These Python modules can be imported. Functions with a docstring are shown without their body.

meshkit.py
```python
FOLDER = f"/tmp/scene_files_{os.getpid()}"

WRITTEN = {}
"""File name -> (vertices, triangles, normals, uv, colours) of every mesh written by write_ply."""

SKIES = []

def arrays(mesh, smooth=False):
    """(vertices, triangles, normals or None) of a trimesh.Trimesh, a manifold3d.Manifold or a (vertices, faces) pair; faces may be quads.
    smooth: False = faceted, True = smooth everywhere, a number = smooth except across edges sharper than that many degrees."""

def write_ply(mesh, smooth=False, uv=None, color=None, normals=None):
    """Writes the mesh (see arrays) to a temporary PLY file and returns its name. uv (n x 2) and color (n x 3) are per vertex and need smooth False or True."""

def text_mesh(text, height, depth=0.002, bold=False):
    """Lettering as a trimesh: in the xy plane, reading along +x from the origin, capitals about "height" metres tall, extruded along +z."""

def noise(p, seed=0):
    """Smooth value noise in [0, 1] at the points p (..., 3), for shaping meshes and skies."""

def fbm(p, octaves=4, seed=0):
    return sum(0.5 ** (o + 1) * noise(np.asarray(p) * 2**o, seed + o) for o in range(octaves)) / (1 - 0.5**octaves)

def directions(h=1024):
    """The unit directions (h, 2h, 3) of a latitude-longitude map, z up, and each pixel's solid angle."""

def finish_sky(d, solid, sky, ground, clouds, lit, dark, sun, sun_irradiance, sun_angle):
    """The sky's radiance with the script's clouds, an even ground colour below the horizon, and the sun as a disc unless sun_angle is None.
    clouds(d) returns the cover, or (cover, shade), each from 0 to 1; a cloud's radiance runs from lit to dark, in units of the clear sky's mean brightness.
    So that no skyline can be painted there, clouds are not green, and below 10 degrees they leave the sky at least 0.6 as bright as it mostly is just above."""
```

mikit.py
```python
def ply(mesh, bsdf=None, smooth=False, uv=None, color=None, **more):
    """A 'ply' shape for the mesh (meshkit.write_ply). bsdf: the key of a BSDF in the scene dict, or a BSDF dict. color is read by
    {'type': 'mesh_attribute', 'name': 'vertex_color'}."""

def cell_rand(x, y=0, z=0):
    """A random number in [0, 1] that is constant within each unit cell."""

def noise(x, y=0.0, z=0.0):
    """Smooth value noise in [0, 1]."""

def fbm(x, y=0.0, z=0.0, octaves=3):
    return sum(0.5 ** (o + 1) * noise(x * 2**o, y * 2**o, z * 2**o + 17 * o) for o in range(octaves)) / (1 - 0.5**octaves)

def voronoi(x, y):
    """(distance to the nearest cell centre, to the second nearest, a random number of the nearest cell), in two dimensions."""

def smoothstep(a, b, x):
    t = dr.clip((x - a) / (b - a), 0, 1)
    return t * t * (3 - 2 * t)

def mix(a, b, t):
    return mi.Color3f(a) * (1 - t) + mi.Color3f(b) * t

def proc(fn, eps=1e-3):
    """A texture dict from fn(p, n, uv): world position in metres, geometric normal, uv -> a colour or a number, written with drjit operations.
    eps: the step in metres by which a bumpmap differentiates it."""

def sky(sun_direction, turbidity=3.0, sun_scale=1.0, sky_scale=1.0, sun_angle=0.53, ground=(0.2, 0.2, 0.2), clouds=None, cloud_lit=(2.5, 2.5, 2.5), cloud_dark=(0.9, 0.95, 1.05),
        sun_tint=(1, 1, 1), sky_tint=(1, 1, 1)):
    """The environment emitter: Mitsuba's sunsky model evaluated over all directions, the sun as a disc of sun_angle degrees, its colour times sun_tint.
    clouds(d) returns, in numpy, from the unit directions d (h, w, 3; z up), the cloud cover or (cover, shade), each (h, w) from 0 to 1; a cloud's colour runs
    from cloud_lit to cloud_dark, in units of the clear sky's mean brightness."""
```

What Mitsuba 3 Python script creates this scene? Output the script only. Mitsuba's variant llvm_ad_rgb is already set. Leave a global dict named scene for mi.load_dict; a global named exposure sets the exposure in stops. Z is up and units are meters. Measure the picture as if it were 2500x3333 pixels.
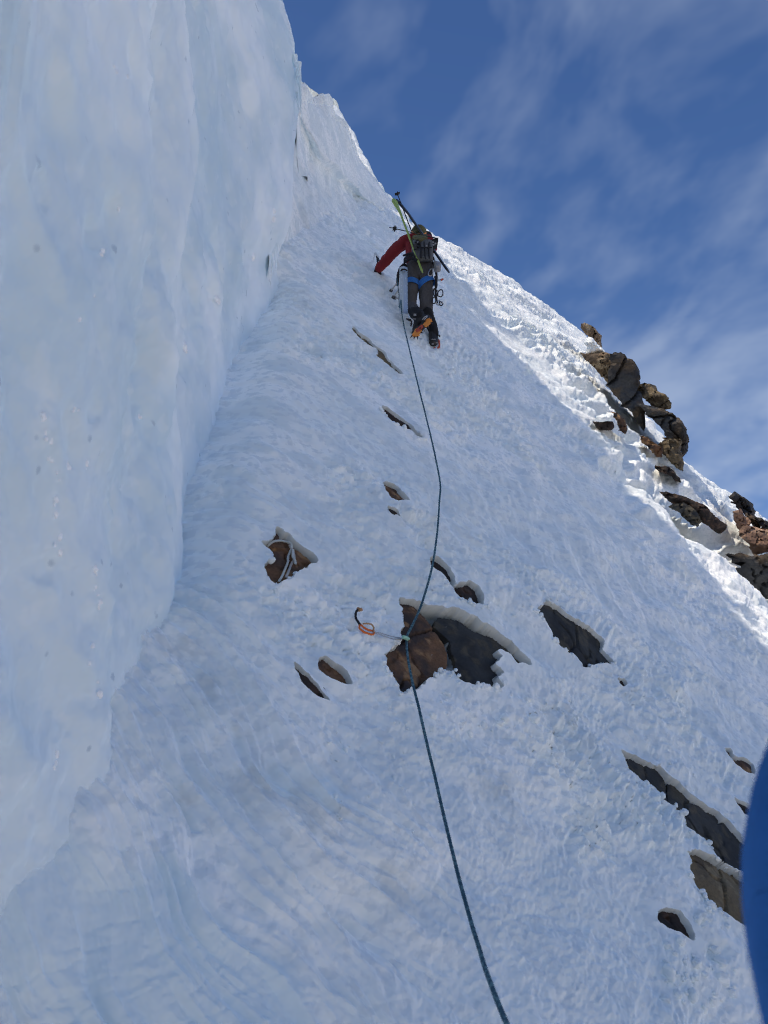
import math, random, numpy as np, trimesh, manifold3d as m3, mitsuba as mi, mikit, drjit as dr
from mikit import noise as tnoise, fbm as tfbm, smoothstep as tss, mix as tmix
from meshkit import noise, fbm
from scipy.spatial import Delaunay
from scipy.interpolate import PchipInterpolator
T = mi.ScalarTransform4f
rng = np.random.default_rng(7)

# ------------------------------------------------------------------ camera, sky, exposure
PITCH = math.radians(17.0)
FPX = 2517.0                                        # focal length in photo pixels (2500 x 3333)
CP, SP = math.cos(PITCH), math.sin(PITCH)
def W(p):                                           # the builder's axes (right, up, forward of the eye) -> world, z up
    p = np.asarray(p, float)
    return np.stack([p[..., 0], p[..., 2] * CP - p[..., 1] * SP, p[..., 1] * CP + p[..., 2] * SP], -1)
SUN = np.array([-0.30, 0.82, 0.10]); SUN = SUN / np.linalg.norm(SUN)
exposure = 1.15
fw, up = W([0, 0, 1.0]), W([0, 1.0, 0])
def clouds(d):
    # thin high cloud drawn out in diagonal streaks; thicker towards the sun and the horizon
    c = d @ np.stack([W([1, 0, 0]), W([0, 1.0, 0]), W([0, 0, 1.0])], 1)
    den = np.maximum(d[..., 2] + 0.35, 0.2)
    x, y = d[..., 0] / den, d[..., 1] / den
    a = -0.72
    u, v = x * math.cos(a) + y * math.sin(a), -x * math.sin(a) + y * math.cos(a)
    w = fbm(np.stack([x * 2.0, y * 2.0, x * 0 + 3], -1), 3, 5) - .5
    s = fbm(np.stack([u * 2.2 + 1.2 * w, v * 5.0 + 1.6 * w, x * 0], -1), 5, 11)
    f = fbm(np.stack([u * 9 + 3 * w, v * 17 + 3 * w, x * 0 + 9], -1), 5, 31)
    b = fbm(np.stack([x * 1.5, y * 1.5, x * 0 + 1], -1), 3, 77)
    q = np.clip((s * .45 + f * .42 + b * .40 - .60) / .26, 0, 1)
    low = np.clip((0.56 - d[..., 2]) / 0.45, 0, 1)
    cover = np.clip(q ** 1.2 * .29 + low ** 1.2 * .85 * np.clip((s * .6 + f * .4) * 2.6 - .75, 0, 1), 0, .9)
    return cover, np.full_like(cover, .1)
scene, labels = {}, {}
scene['sky'] = mikit.sky(W(SUN).tolist(), turbidity=2.2, sky_scale=1.0, ground=(.48, .47, .45), sun_scale=1.2, clouds=clouds,
                         cloud_lit=(2.1, 2.5, 3.15), cloud_dark=(1.7, 1.8, 2.2), sky_tint=(.74, .87, 1.13))
scene['camera'] = {'type': 'thinlens', 'fov': 2 * math.degrees(math.atan(1666.5 / FPX)), 'fov_axis': 'y',
                   'near_clip': .02, 'far_clip': 3000.0, 'aperture_radius': .0022, 'focus_distance': 5.0,
                   'to_world': T().look_at(origin=[0, 0, 0], target=fw.tolist(), up=up.tolist())}

# ------------------------------------------------------------------ the slope's plane and sighting helpers
DP = 1.65                                           # the eye's height above the slope, square to it
K = DP / 1.5
N = np.array([.839, 1, -.55]); N /= np.linalg.norm(N)
UPC = np.array([0, CP, SP])
E2 = UPC - (UPC @ N) * N; E2 /= np.linalg.norm(E2)  # up the fall line
E1 = np.cross(E2, N); E1 *= np.sign(E1[0])          # across, to the right
FOOT = -DP * N
def ray(p):                                         # photo pixel -> direction
    p = np.asarray(p, float)
    return np.stack([(p[..., 0] - 1250) / FPX, (1666.5 - p[..., 1]) / FPX, np.ones(p.shape[:-1])], -1)
def on_slope(p, h=0.0):                             # where the pixel's ray meets the slope raised by h
    r = ray(p)
    return r * ((DP - h) / -(r @ N))[..., None]
def uv(P):
    return np.stack([(P - FOOT) @ E1, (P - FOOT) @ E2], -1)
def from_uv(q, h=0.0):
    q = np.asarray(q, float)
    return FOOT + q[..., :1] * E1 + q[..., 1:2] * E2 + np.asarray(h)[..., None] * N
D2S = 2500 / 1659.0
def disp(*pts): return np.array(pts, float) * D2S
def crop(x0, y0, s, *pts): return np.array(pts, float) / s + [x0, y0]

def seg_dist(q, poly, closed=True):                 # distance to the polyline, and its signed side
    a = np.asarray(poly, float); b = np.roll(a, -1, 0)
    if not closed: a, b = a[:-1], b[:-1]
    best = np.full(len(q), 1e9); side = np.zeros(len(q)); inside = np.zeros(len(q), bool)
    for p0, p1 in zip(a, b):
        e = p1 - p0; L = e @ e + 1e-15
        t = np.clip(((q - p0) @ e) / L, 0, 1)
        dd = np.linalg.norm(q - p0 - t[:, None] * e, axis=1)
        cr = e[0] * (q[:, 1] - p0[1]) - e[1] * (q[:, 0] - p0[0])
        m = dd < best - 1e-12
        best = np.where(m, dd, best); side = np.where(m, np.sign(cr), side)
        if closed:
            c = (p0[1] > q[:, 1]) != (p1[1] > q[:, 1])
            with np.errstate(divide='ignore', invalid='ignore'):
                xi = p0[0] + (q[:, 1] - p0[1]) * e[0] / e[1]
            inside ^= c & (q[:, 0] < xi)
    return (np.where(inside, best, -best) if closed else best * side)
class Across:                                       # signed distance to a line that runs round the eye's foot point: positive beyond it
    def __init__(self, poly):
        a = np.arctan2(poly[:, 1], poly[:, 0]); o = np.argsort(a)
        self.poly, self.a, self.i = poly, a[o], 1 / np.hypot(*poly[o].T)
    def __call__(self, q):
        far = np.hypot(*q.T) > 1 / np.interp(np.arctan2(q[:, 1], q[:, 0]), self.a, self.i)
        return np.abs(seg_dist(q, self.poly, closed=False)) * np.where(far, 1, -1)
def sstep(a, b, x):
    t = np.clip((x - a) / (b - a), 0, 1); return t * t * (3 - 2 * t)
def jag(poly, amt, step, seed):                     # a finer, slightly ragged version of an outline
    r = np.random.default_rng(seed); out = []
    for a, b in zip(poly, np.roll(poly, -1, 0)):
        n = max(1, int(np.linalg.norm(b - a) / step))
        for k in range(n):
            out.append(a + (b - a) * k / n + (r.normal(size=2) * amt if k else 0))
    return np.array(out)

# ------------------------------------------------------------------ materials
def V(p): return p.x, p.y, p.z
ICE_AT = []
def iceness(x, y, z):
    d = mi.Float(0)
    for q, r in ICE_AT:
        d = dr.maximum(d, dr.exp(-(dr.square(x - q[0]) + dr.square(y - q[1]) + dr.square(z - q[2])) / r ** 2))
    return tss(.25, .65, d + .3 * (tfbm(x * 4, y * 4, z * 4, 3) - .5))
def snow_col(p, n, uvv):
    x, y, z = V(p)
    a = tfbm(x * 1.3, y * 1.3, z * 1.3, 3)
    b = tfbm(x * 9 + 3, y * 9, z * 9, 3)
    c = tmix((.79, .85, .86), (.88, .915, .915), tss(.35, .65, a))
    c = tmix(c, mi.Color3f(.76, .81, .84), tss(.52, .72, b) * .35)
    e = tfbm(x * 26, y * 26 + z * 10, z * 30 - y * 12, 3)
    k = tfbm(x * 4.5 + 2, y * 4.5 + z * 2, z * 5.5 - y * 2, 4)
    c = tmix(c, mi.Color3f(.67, .755, .80), tss(.46, .60, k) * .75)
    c = tmix(c, mi.Color3f(.60, .68, .745), tss(.50, .66, e) * .55)
    d = mi.Float(0)
    for q, r in GRIT_SHADE:                                  # grit and older ice showing through, plus shade painted under the overhang
        d = dr.maximum(d, dr.exp(-(dr.square(x - q[0]) + dr.square(y - q[1]) + dr.square(z - q[2])) / r ** 2))
    g = tfbm(x * 16, y * 16, z * 16, 4)
    c = tmix(c, mi.Color3f(.68, .785, .835), iceness(x, y, z) * .85)
    return tmix(c, mi.Color3f(.44, .48, .49), d * tss(.40, .62, g) * .38)
def snow_bump(p, n, uvv):
    x, y, z = V(p)
    return (tfbm(x * 28, y * 28, z * 28, 4) + tnoise(x * 140, y * 140, z * 140) * .18) * (1 - .85 * iceness(x, y, z))
GRIT_SHADE = []
def ice_col(p, n, uvv):
    x, y, z = V(p)
    w = tfbm(x * .9 + 4, y * .9, z * .9, 3)
    s = tfbm(x * 2, y * 2.2 + z * 1.4, z * 3.5 - y * 1.5, 4)
    f = tfbm(x * 16, y * 16, z * 16, 3)
    c = tmix((.62, .75, .82), (.85, .915, .945), tss(.30, .60, w * .55 + s * .45))
    blue = tss(.42, .60, tfbm(x * 1.1 + 9, y * 1.6, z * .8 + 2, 3) + .16 * tss(1.6, -.6, z))      # shading put into the colour: darker and bluer low on the wall
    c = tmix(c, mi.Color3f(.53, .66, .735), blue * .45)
    c = tmix(c, mi.Color3f(.86, .90, .92), tss(.6, .74, f) * .22)
    d = tnoise(x * 22 + 7, y * 22, z * 22)
    return tmix(c, mi.Color3f(.42, .53, .62), tss(.90, .97, d) * .8)
def ice_bump(p, n, uvv):
    x, y, z = V(p)
    return tfbm(x * 14, y * 14, z * 11, 4) + .25 * tnoise(x * 90, y * 90, z * 90)
def principled(col, rough, **k):
    c = mikit.proc(col) if callable(col) else {'type': 'rgb', 'value': list(col)}
    return {'type': 'principled', 'base_color': c, 'roughness': rough, **k}
def bumped(b, fn, scale, eps=2e-3):
    return {'type': 'twosided', 'b': {'type': 'bumpmap', 'tex': mikit.proc(fn, eps), 'scale': scale, 'b': b}}
scene['snow'] = bumped(principled(snow_col, .75, specular=.3), snow_bump, .0075)
scene['pit_wall_grey'] = bumped({'type': 'principled', 'base_color': {'type': 'mesh_attribute', 'name': 'vertex_color'}, 'roughness': .45, 'specular': .45}, snow_bump, .004)  # pit walls, coloured per vertex
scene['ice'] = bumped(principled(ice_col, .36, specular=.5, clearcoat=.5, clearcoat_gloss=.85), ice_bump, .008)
scene['clear_ice'] = {'type': 'twosided', 'b': principled((.80, .875, .91), .3, specular=.5)}
def rock_fn(c1, c2, c3, s=6.0):
    def f(p, n, uvv):
        x, y, z = V(p)
        a = tfbm(x * s, y * s, z * s, 4)
        b = tfbm(x * s * 2.7 + 5, y * s * 2.7, z * s * 2.7, 3)
        g = tnoise(x * s * 22, y * s * 22, z * s * 22)
        c = tmix(c1, c2, tss(.40, .62, a))
        c = tmix(c, mi.Color3f(*c3), tss(.52, .68, b))
        return c * (.72 + .5 * g)
    return f
def rock_bump_fn(s):
    def f(p, n, uvv):
        x, y, z = V(p)
        return tfbm(x * s, y * s, z * s, 4) + .4 * tss(.47, .5, tnoise(x * s * .35, y * s * .9, z * s * .35))
    return f
for name, (c1, c2, c3, s, bs, sc) in {
    'rock_brown': ((.15, .08, .042), (.035, .028, .028), (.27, .155, .075), 5.5, 20, .022),
    'rock_slate': ((.034, .038, .040), (.020, .022, .024), (.062, .056, .042), 6, 20, .018),
    'rock_tan': ((.135, .105, .062), (.07, .057, .04), (.18, .145, .09), 6, 18, .014),
    'rock_dark': ((.030, .022, .019), (.018, .015, .014), (.062, .038, .028), 9, 24, .02),
    'rock_red': ((.27, .175, .125), (.17, .105, .075), (.33, .23, .17), 1.8, 5, .05),
    'rock_cliff': ((.050, .053, .056), (.028, .028, .030), (.085, .066, .048), 1.5, 4.5, .06),
    'rock_ochre': ((.16, .11, .065), (.08, .06, .042), (.33, .26, .17), 2.2, 5, .05)}.items():
    scene[name] = bumped(principled(rock_fn(c1, c2, c3, s), .8, specular=.35), rock_bump_fn(bs), sc)
def plain(name, col, rough=.6, **k):
    scene[name] = {'type': 'twosided', 'b': principled(col, rough, **k)}
def fabric(name, col, vary=.25, s=160, rough=.85):
    def f(p, n, uvv):
        x, y, z = V(p)
        return mi.Color3f(*col) * (1 - vary + 2 * vary * tfbm(x * 12, y * 12, z * 12, 3)) * (.9 + .2 * tnoise(x * s, y * s, z * s))
    def bmp(p, n, uvv):
        x, y, z = V(p)
        return tfbm(x * 16, y * 16, z * 16, 3) + .1 * tnoise(x * s, y * s, z * s)
    scene[name] = bumped(principled(f, rough, specular=.3, sheen=.3), bmp, .02)

# ------------------------------------------------------------------ entries
def numbered(key):
    if key not in scene and key not in labels: return key
    i = 1
    while f'{key}_{i:03d}' in scene or f'{key}_{i:03d}' in labels: i += 1
    return f'{key}_{i:03d}'
def put(name, mesh, mat, parent=None, smooth=30, label=None, cat=None, group=None, kind=None, world=False, color=None):
    key = numbered(f'{parent}__{name}' if parent else name)
    if hasattr(mesh, 'to_mesh'):
        m = mesh.to_mesh(); v, f = np.array(m.vert_properties[:, :3], float), np.array(m.tri_verts)
    elif isinstance(mesh, tuple): v, f = np.asarray(mesh[0], float), np.asarray(mesh[1])
    else: v, f = np.array(mesh.vertices), np.array(mesh.faces)
    if f.shape[1] == 4: f = np.vstack([f[:, [0, 1, 2]], f[:, [0, 2, 3]]])
    if not world: v = W(v)
    # the builder's axes are left-handed: turn the faces round
    scene[key] = mikit.ply(trimesh.Trimesh(v, f[:, ::-1] if not world else f, process=False), mat, smooth=smooth, color=color)
    e = {k: x for k, x in dict(label=label, category=cat, group=group, kind=kind).items() if x}
    if e: labels[key] = e
    return key
def thing(name, label, cat, group=None):
    key = numbered(name); labels[key] = {'label': label, 'category': cat}
    if group: labels[key]['group'] = group
    return key

# ------------------------------------------------------------------ where the snow is open over rock (outlines seen in the photograph)
c1 = lambda *p: crop(1200, 1780, 3.072, *p)
c2 = lambda *p: crop(800, 1680, 3.456, *p)
c3 = lambda *p: crop(1700, 1940, 4.608, *p)
c4 = lambda *p: crop(1860, 1030, 3.95, *p)
c5 = lambda *p: crop(2080, 1400, 3.95, *p)
c6 = lambda *p: crop(1100, 1030, 3.159, *p)
c7 = lambda *p: crop(1900, 2350, 2.25, *p)
HOLES = {   # name: (outline, depth of the pit below the snow)
 'central': (c1((300,515),(290,590),(325,640),(335,720),(320,900),(322,945),(230,1000),(145,1085),(165,1130),(160,1190),(210,1290),(265,1390),(320,1480),(365,1490),(380,1450),(440,1440),(545,1400),(560,1350),(610,1320),(655,1340),(690,1250),(760,1255),(845,1245),(880,1320),(950,1370),(1060,1390),(1120,1370),(1190,1410),(1345,1415),(1265,1300),(1360,1275),(1250,1175),(1335,1100),(1265,1050),(1300,1030),(1380,1060),(1440,1120),(1475,1175),(1530,1170),(1615,1195),(1600,1150),(1480,1030),(1330,900),(1180,790),(1020,690),(850,620),(700,600),(560,590),(420,525)), .16),
 'upper': (c1((605,110),(605,185),(650,225),(740,290),(800,370),(840,430),(880,490),(960,550),(1060,585),(1140,605),(1135,480),(1100,400),(1000,345),(930,360),(860,390),(850,310),(780,200),(690,120),(640,95)), .12),
 'sling': (c2((340,125),(320,190),(300,270),(240,295),(175,285),(210,360),(265,400),(285,480),(200,555),(195,600),(250,720),(340,785),(370,785),(400,745),(520,700),(590,625),(740,550),(795,510),(740,430),(600,320),(480,210)), .12),
 'low_a': (c2((510,1650),(520,1740),(570,1800),(600,1880),(700,1960),(800,2040),(870,2060),(960,2090),(890,2010),(800,1900),(700,1790),(600,1710)), .12),
 'low_b': (c2((815,1600),(800,1680),(810,1740),(890,1810),(1010,1860),(1110,1900),(1200,1895),(1160,1800),(1080,1700),(950,1620),(880,1580)), .12),
 'slate': (c3((215,185),(185,250),(270,340),(400,500),(440,570),(440,655),(490,670),(590,790),(680,870),(760,890),(890,1030),(890,1075),(1000,1105),(1010,1050),(1080,1040),(1240,1020),(1310,1035),(1350,990),(1260,880),(1190,800),(1210,760),(1200,660),(1060,520),(900,420),(760,340),(640,260),(520,160),(400,110),(330,90),(290,170)), .12),
 'pebble': (c3((1410,1245),(1440,1330),(1500,1365),(1570,1325),(1510,1245)), .12),
 'dimple': (c3((95,1810),(150,1860),(215,1820),(190,1760),(130,1765)), .12),
 'thin': (c6((125,100),(160,180),(220,240),(300,300),(390,345),(410,380),(385,415),(440,450),(520,515),(570,560),(620,605),(660,605),(640,560),(560,490),(490,410),(460,360),(380,310),(320,240),(200,170),(170,120)), .12),
 'slit': (c6((440,930),(465,1000),(540,1090),(640,1140),(740,1180),(800,1240),(870,1255),(790,1180),(720,1100),(600,1010),(500,935)), .16),
 'small_a': (c6((440,1715),(475,1800),(540,1870),(620,1905),(730,1905),(650,1820),(600,1760),(500,1715)), .12),
 'small_b': (c6((480,1940),(520,2030),(570,2055),(645,2085),(600,2000),(520,1970)), .12),
 'right_a': (c7((265,200),(300,270),(330,350),(430,435),(500,470),(570,580),(660,640),(670,670),(720,690),(745,770),(870,870),(970,1010),(1100,1080),(1250,1130),(1300,940),(1190,880),(1060,740),(960,650),(850,590),(760,510),(700,450),(650,420),(560,340),(400,260)), .12),
 'right_b': (c7((740,940),(775,1010),(770,1090),(815,1220),(900,1330),(1000,1390),(1140,1480),(1250,1500),(1300,1200),(1140,1100),(970,1010),(860,950)), .12),
 'right_c': (c7((540,1385),(530,1470),(600,1520),(680,1545),(750,1590),(795,1615),(800,1560),(760,1470),(700,1390),(650,1375),(580,1372)), .12),
 'right_d': (c7((1020,190),(1065,260),(1100,310),(1190,375),(1245,395),(1240,320),(1190,280),(1100,250),(1080,200)), .12),
 'right_e': (c7((1065,535),(1120,600),(1165,680),(1215,690),(1300,700),(1300,650),(1220,620),(1130,570)), .12),
}
HOLLOWS = [   # shallow melted hollows in the snow, no rock
 (crop(0, 2400, 1.327, (670,170),(780,280),(850,390),(880,390),(830,290),(740,200)), .06, .03),
 (crop(0, 1250, 1.327, (880,380),(960,470),(1000,520),(990,450)), .06, .03),
 (crop(800, 700, 2.765, (540,1150),(640,1270),(740,1310),(700,1220),(620,1160)), .10, .05),
 (c2((260,1320),(380,1440),(440,1400),(340,1310)), .04, .03),
 (c2((165,900),(180,1010),(260,1030),(250,940),(210,890)), .03, .025),
 (c7((890,1640),(900,1740),(1000,1770),(1090,1720),(1050,1620),(950,1600)), .03, .03),
 (crop(850, 200, 3.16, (1090,1760),(1110,1810),(1150,1800),(1140,1760)), .10, .05),
 (crop(800, 700, 2.765, (290,330),(330,380),(440,430),(400,370)), .12, .06),
 (crop(800, 700, 2.765, (800,620),(900,750),(915,745),(830,640)), .08, .04),
 (crop(1100, 1030, 3.159, (415,1240),(480,1290),(550,1310),(480,1270)), .04, .03),
 (c1((1220,530),(1270,580),(1340,580),(1300,540)), .03, .02),
 (c1((1400,640),(1470,650),(1500,665),(1440,620)), .03, .02),
 (c1((1440,1240),(1500,1390),(1535,1395),(1480,1280)), .04, .012),
]
RIDGE = disp((560,90),(640,140),(720,200),(790,330),(850,432),(890,470),(940,497),(1000,530),(1060,567),(1100,595),(1150,630),(1200,662),(1250,698),(1300,748),(1390,872),(1480,985),(1500,998),(1560,1037),(1600,1064),(1659,1112),(1750,1180),(1900,1300))
RIDGE_UV = uv(on_slope(RIDGE))
CREST_UV = uv(on_slope(disp((1420,1110),(1447,1160),(1500,1185),(1556,1220),(1600,1247),(1659,1295),(1760,1370))))
# foot of the ice wall: photo pixel of the wall's visible edge
WALL_EDGE = disp((-140,2480),(0,2200),(175,1850),(210,1680),(255,1530),(300,1315),(335,1270),(388,1150),(420,1000),(440,930),(500,830),(545,700),(590,572))
WALL_FOOT = on_slope(WALL_EDGE)
WALL_UV = uv(WALL_FOOT)
WALL_SIGN = np.sign(seg_dist(uv(on_slope(disp((900, 1500)))), WALL_UV, closed=False)[0])      # + on the open slope

# ------------------------------------------------------------------ the snow slope: one sheet, finer where it is near
def slope_base(q):
    """the broad swells of the slope"""
    x, y = q[:, 0], q[:, 1]; z0 = 0 * x
    sdw = seg_dist(q, WALL_UV, closed=False) * WALL_SIGN; dw = np.abs(sdw); out = np.maximum(sdw, 0); inn = np.maximum(-sdw, 0)
    h = (fbm(np.stack([x * .35, y * .35, z0], -1), 3, 3) - .5) * .22 * sstep(.8, 4, np.hypot(x, y))
    h += (fbm(np.stack([x * 1.6, y * 1.9, z0], -1), 3, 4) - .5) * .10
    h *= sstep(0, 1.0, dw)
    rr = np.hypot(x, y)
    return h + (.09 * np.exp(-out / .14) + .35 * np.minimum(inn, .5)) * (1 - sstep(1.2, 2.0, rr)) - .26 * np.exp(-(out / .17) ** 2) * sstep(1.9, 2.8, rr)
def on_snow(p, lift=0.0):
    """where the pixel's ray meets the snow"""
    p = np.asarray(p, float); h = np.zeros(p.shape[0])
    for _ in range(6):
        h = .5 * h + .5 * slope_base(uv(on_slope_h(p, h)))
    return on_slope_h(p, h + lift), h
def on_slope_h(p, h):
    r = ray(p); return r * ((DP - h) / -(r @ N))[:, None]
def slope_height(q):
    """height over the slope's plane at plane points q (n, 2), without the holes"""
    x, y = q[:, 0], q[:, 1]
    z0 = np.zeros_like(x)
    P3 = lambda a, b, k=0.0: np.stack([x * a, y * b, z0 + k], -1)
    rr = np.hypot(x, y)
    h = slope_base(q)
    dw = np.abs(seg_dist(q, WALL_UV, closed=False))
    near = np.exp(-dw / .75) + .8 * np.exp(-((x - BOT[0]) ** 2 + (y - BOT[1]) ** 2) / .5)
    near = np.minimum(near, 1)
    sun_d = SHADE_D(q)
    lump = sstep(-1.5, .4, sun_d) * sstep(4.0, 6.0, rr)
    patch = fbm(P3(.9, 1.1), 3, 12)
    glaze = np.exp(-((x - GLZ[0]) ** 2 + (y - GLZ[1]) ** 2) / 2.6)
    rough = (1 - .6 * glaze) * (.35 + 1.7 * sstep(.40, .60, patch)) * (1 - .55 * near) * (1 - .6 * lump)
    wx, wy = (noise(P3(3, 3), 31) - .5) * .25, (noise(P3(3, 3, 4.), 32) - .5) * .25
    med = fbm(np.stack([(x + wx) * 8.5, (y + wy) * 13, z0], -1), 3, 8) - .5
    fine = fbm(np.stack([(x + wx) * 24, (y + wy) * 38, z0], -1), 3, 9) - .5
    grain = fbm(P3(70, 95), 2, 19) - .5
    clump = np.maximum(noise(P3(30, 40), 14) - .52, 0) * noise(P3(60, 80), 15)
    crease = np.abs(fbm(np.stack([(x + wx) * 6, (y + wy) * 15, z0], -1), 3, 16) - .5)
    h += med * .036 * rough + fine * .038 * rough + grain * .015 * (1 - .85 * near) + clump * .035 * rough - np.maximum(.05 - crease, 0) * .28 * rough
    h -= .016 * sstep(.84, .95, noise(P3(10, 14), 18)) * rough
    # streaks raked down beside the ice wall
    a, b = uv(on_slope(disp((300, 1330), (640, 1720))))
    t = (b - a) / np.linalg.norm(b - a); w = np.array([-t[1], t[0]])
    su, sv = q @ t, q @ w
    sv2 = sv + (fbm(np.stack([su * 1.6, sv * 2.2, z0], -1), 3, 23) - .5) * .42
    st = fbm(np.stack([su * 1.6, sv2 * 10, z0], -1), 4, 21) - .5
    st2 = fbm(np.stack([su * 3.5, sv2 * 34, z0 + 3], -1), 4, 22) - .5
    h += near * (st * .10 + st2 * .05)
    ga, gb = uv(on_slope(disp((1150, 740), (1400, 1120))))
    gt = (gb - ga) / np.linalg.norm(gb - ga)
    h += glaze * (fbm(np.stack([(q @ gt) * 1.5, (q @ np.array([-gt[1], gt[0]])) * 8, z0], -1), 4, 25) - .5) * .06
    h += (fbm(np.stack([(x + wx) * 2.6, (y + wy) * 4.2, z0], -1), 2, 26) - .5) * .07 * (1 - near)
    rd = RIDGE_D(q)
    # the sunlit shoulder below the skyline: wind-carved steps and lumps
    warp = fbm(P3(1.0, 1.0), 2, 60) - .5
    ridges = fbm(np.stack([x * .8 + warp, y * 2.6 + 2.4 * warp, z0], -1), 4, 41)
    ridges = 1 - np.abs(2 * ridges - 1)
    lumps = fbm(P3(2.2, 3.0), 3, 42) - .5
    lump = lump * (1 - .75 * sstep(-3.4, -.4, rd))
    h += lump * (np.maximum(ridges, .55) * .34 - .24 + lumps * .11) * (.35 + 1.3 * sstep(.35, .65, fbm(P3(.6, .6), 2, 44)))
    # crest and hollow behind it at the right
    cd = CREST_D(q)
    along = sstep(CREST_UV[0, 0] - .2, CREST_UV[2, 0], x)
    h += along * (-.55 * sstep(0, .9, cd) + .45 * sstep(1.2, 3.2, cd))
    # beyond the ridge the ground falls away
    b = np.maximum(rd, 0)
    h -= .9 * (np.sqrt(b * b + .04) - .2) + .02 * b * b
    return h

for px, r in (((350, 1345), .10), ((400, 1400), .10), ((455, 1480), .09), ((500, 1560), .08), ((560, 1680), .12), ((640, 1730), .14), ((740, 1740), .12), ((700, 1800), .1), ((400, 1735), .045), ((425, 1770), .045), ((860, 1900), .12), ((1250, 1560), .16), ((590, 600), .45), ((1100, 1700), .15)):  # the widest spot is shade painted below the ice overhang
    GRIT_SHADE.append(([float(v) for v in W(on_slope(disp(px))[0])], r))
for px, r in (((60, 2000), .22), ((220, 2080), .22), ((400, 2130), .2), ((150, 1880), .14), ((560, 2200), .16), ((330, 1960), .12), ((230, 1760), .07), ((700, 1700), .10), ((620, 1690), .08)):
    ICE_AT.append(([float(v) for v in W(on_slope(disp(px))[0])], r))
# shadow edge that the ice cliff above throws on the slope, as seen
SHADE = disp((840,440),(905,490),(960,560),(1000,640),(1080,690),(1140,735),(1180,810),(1240,905),(1330,1020),(1400,1120),(1490,1235),(1575,1320),(1659,1392),(1800,1520))
SHADE_P = on_slope(SHADE); SHADE_UV = uv(SHADE_P)
GLZ = uv(on_slope(disp((1230, 1180))))[0]
BOT = uv(on_slope(disp((620, 2050))))[0]
RIDGE_D, SHADE_D, CREST_D = Across(RIDGE_UV), Across(SHADE_UV), Across(CREST_UV)

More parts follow.
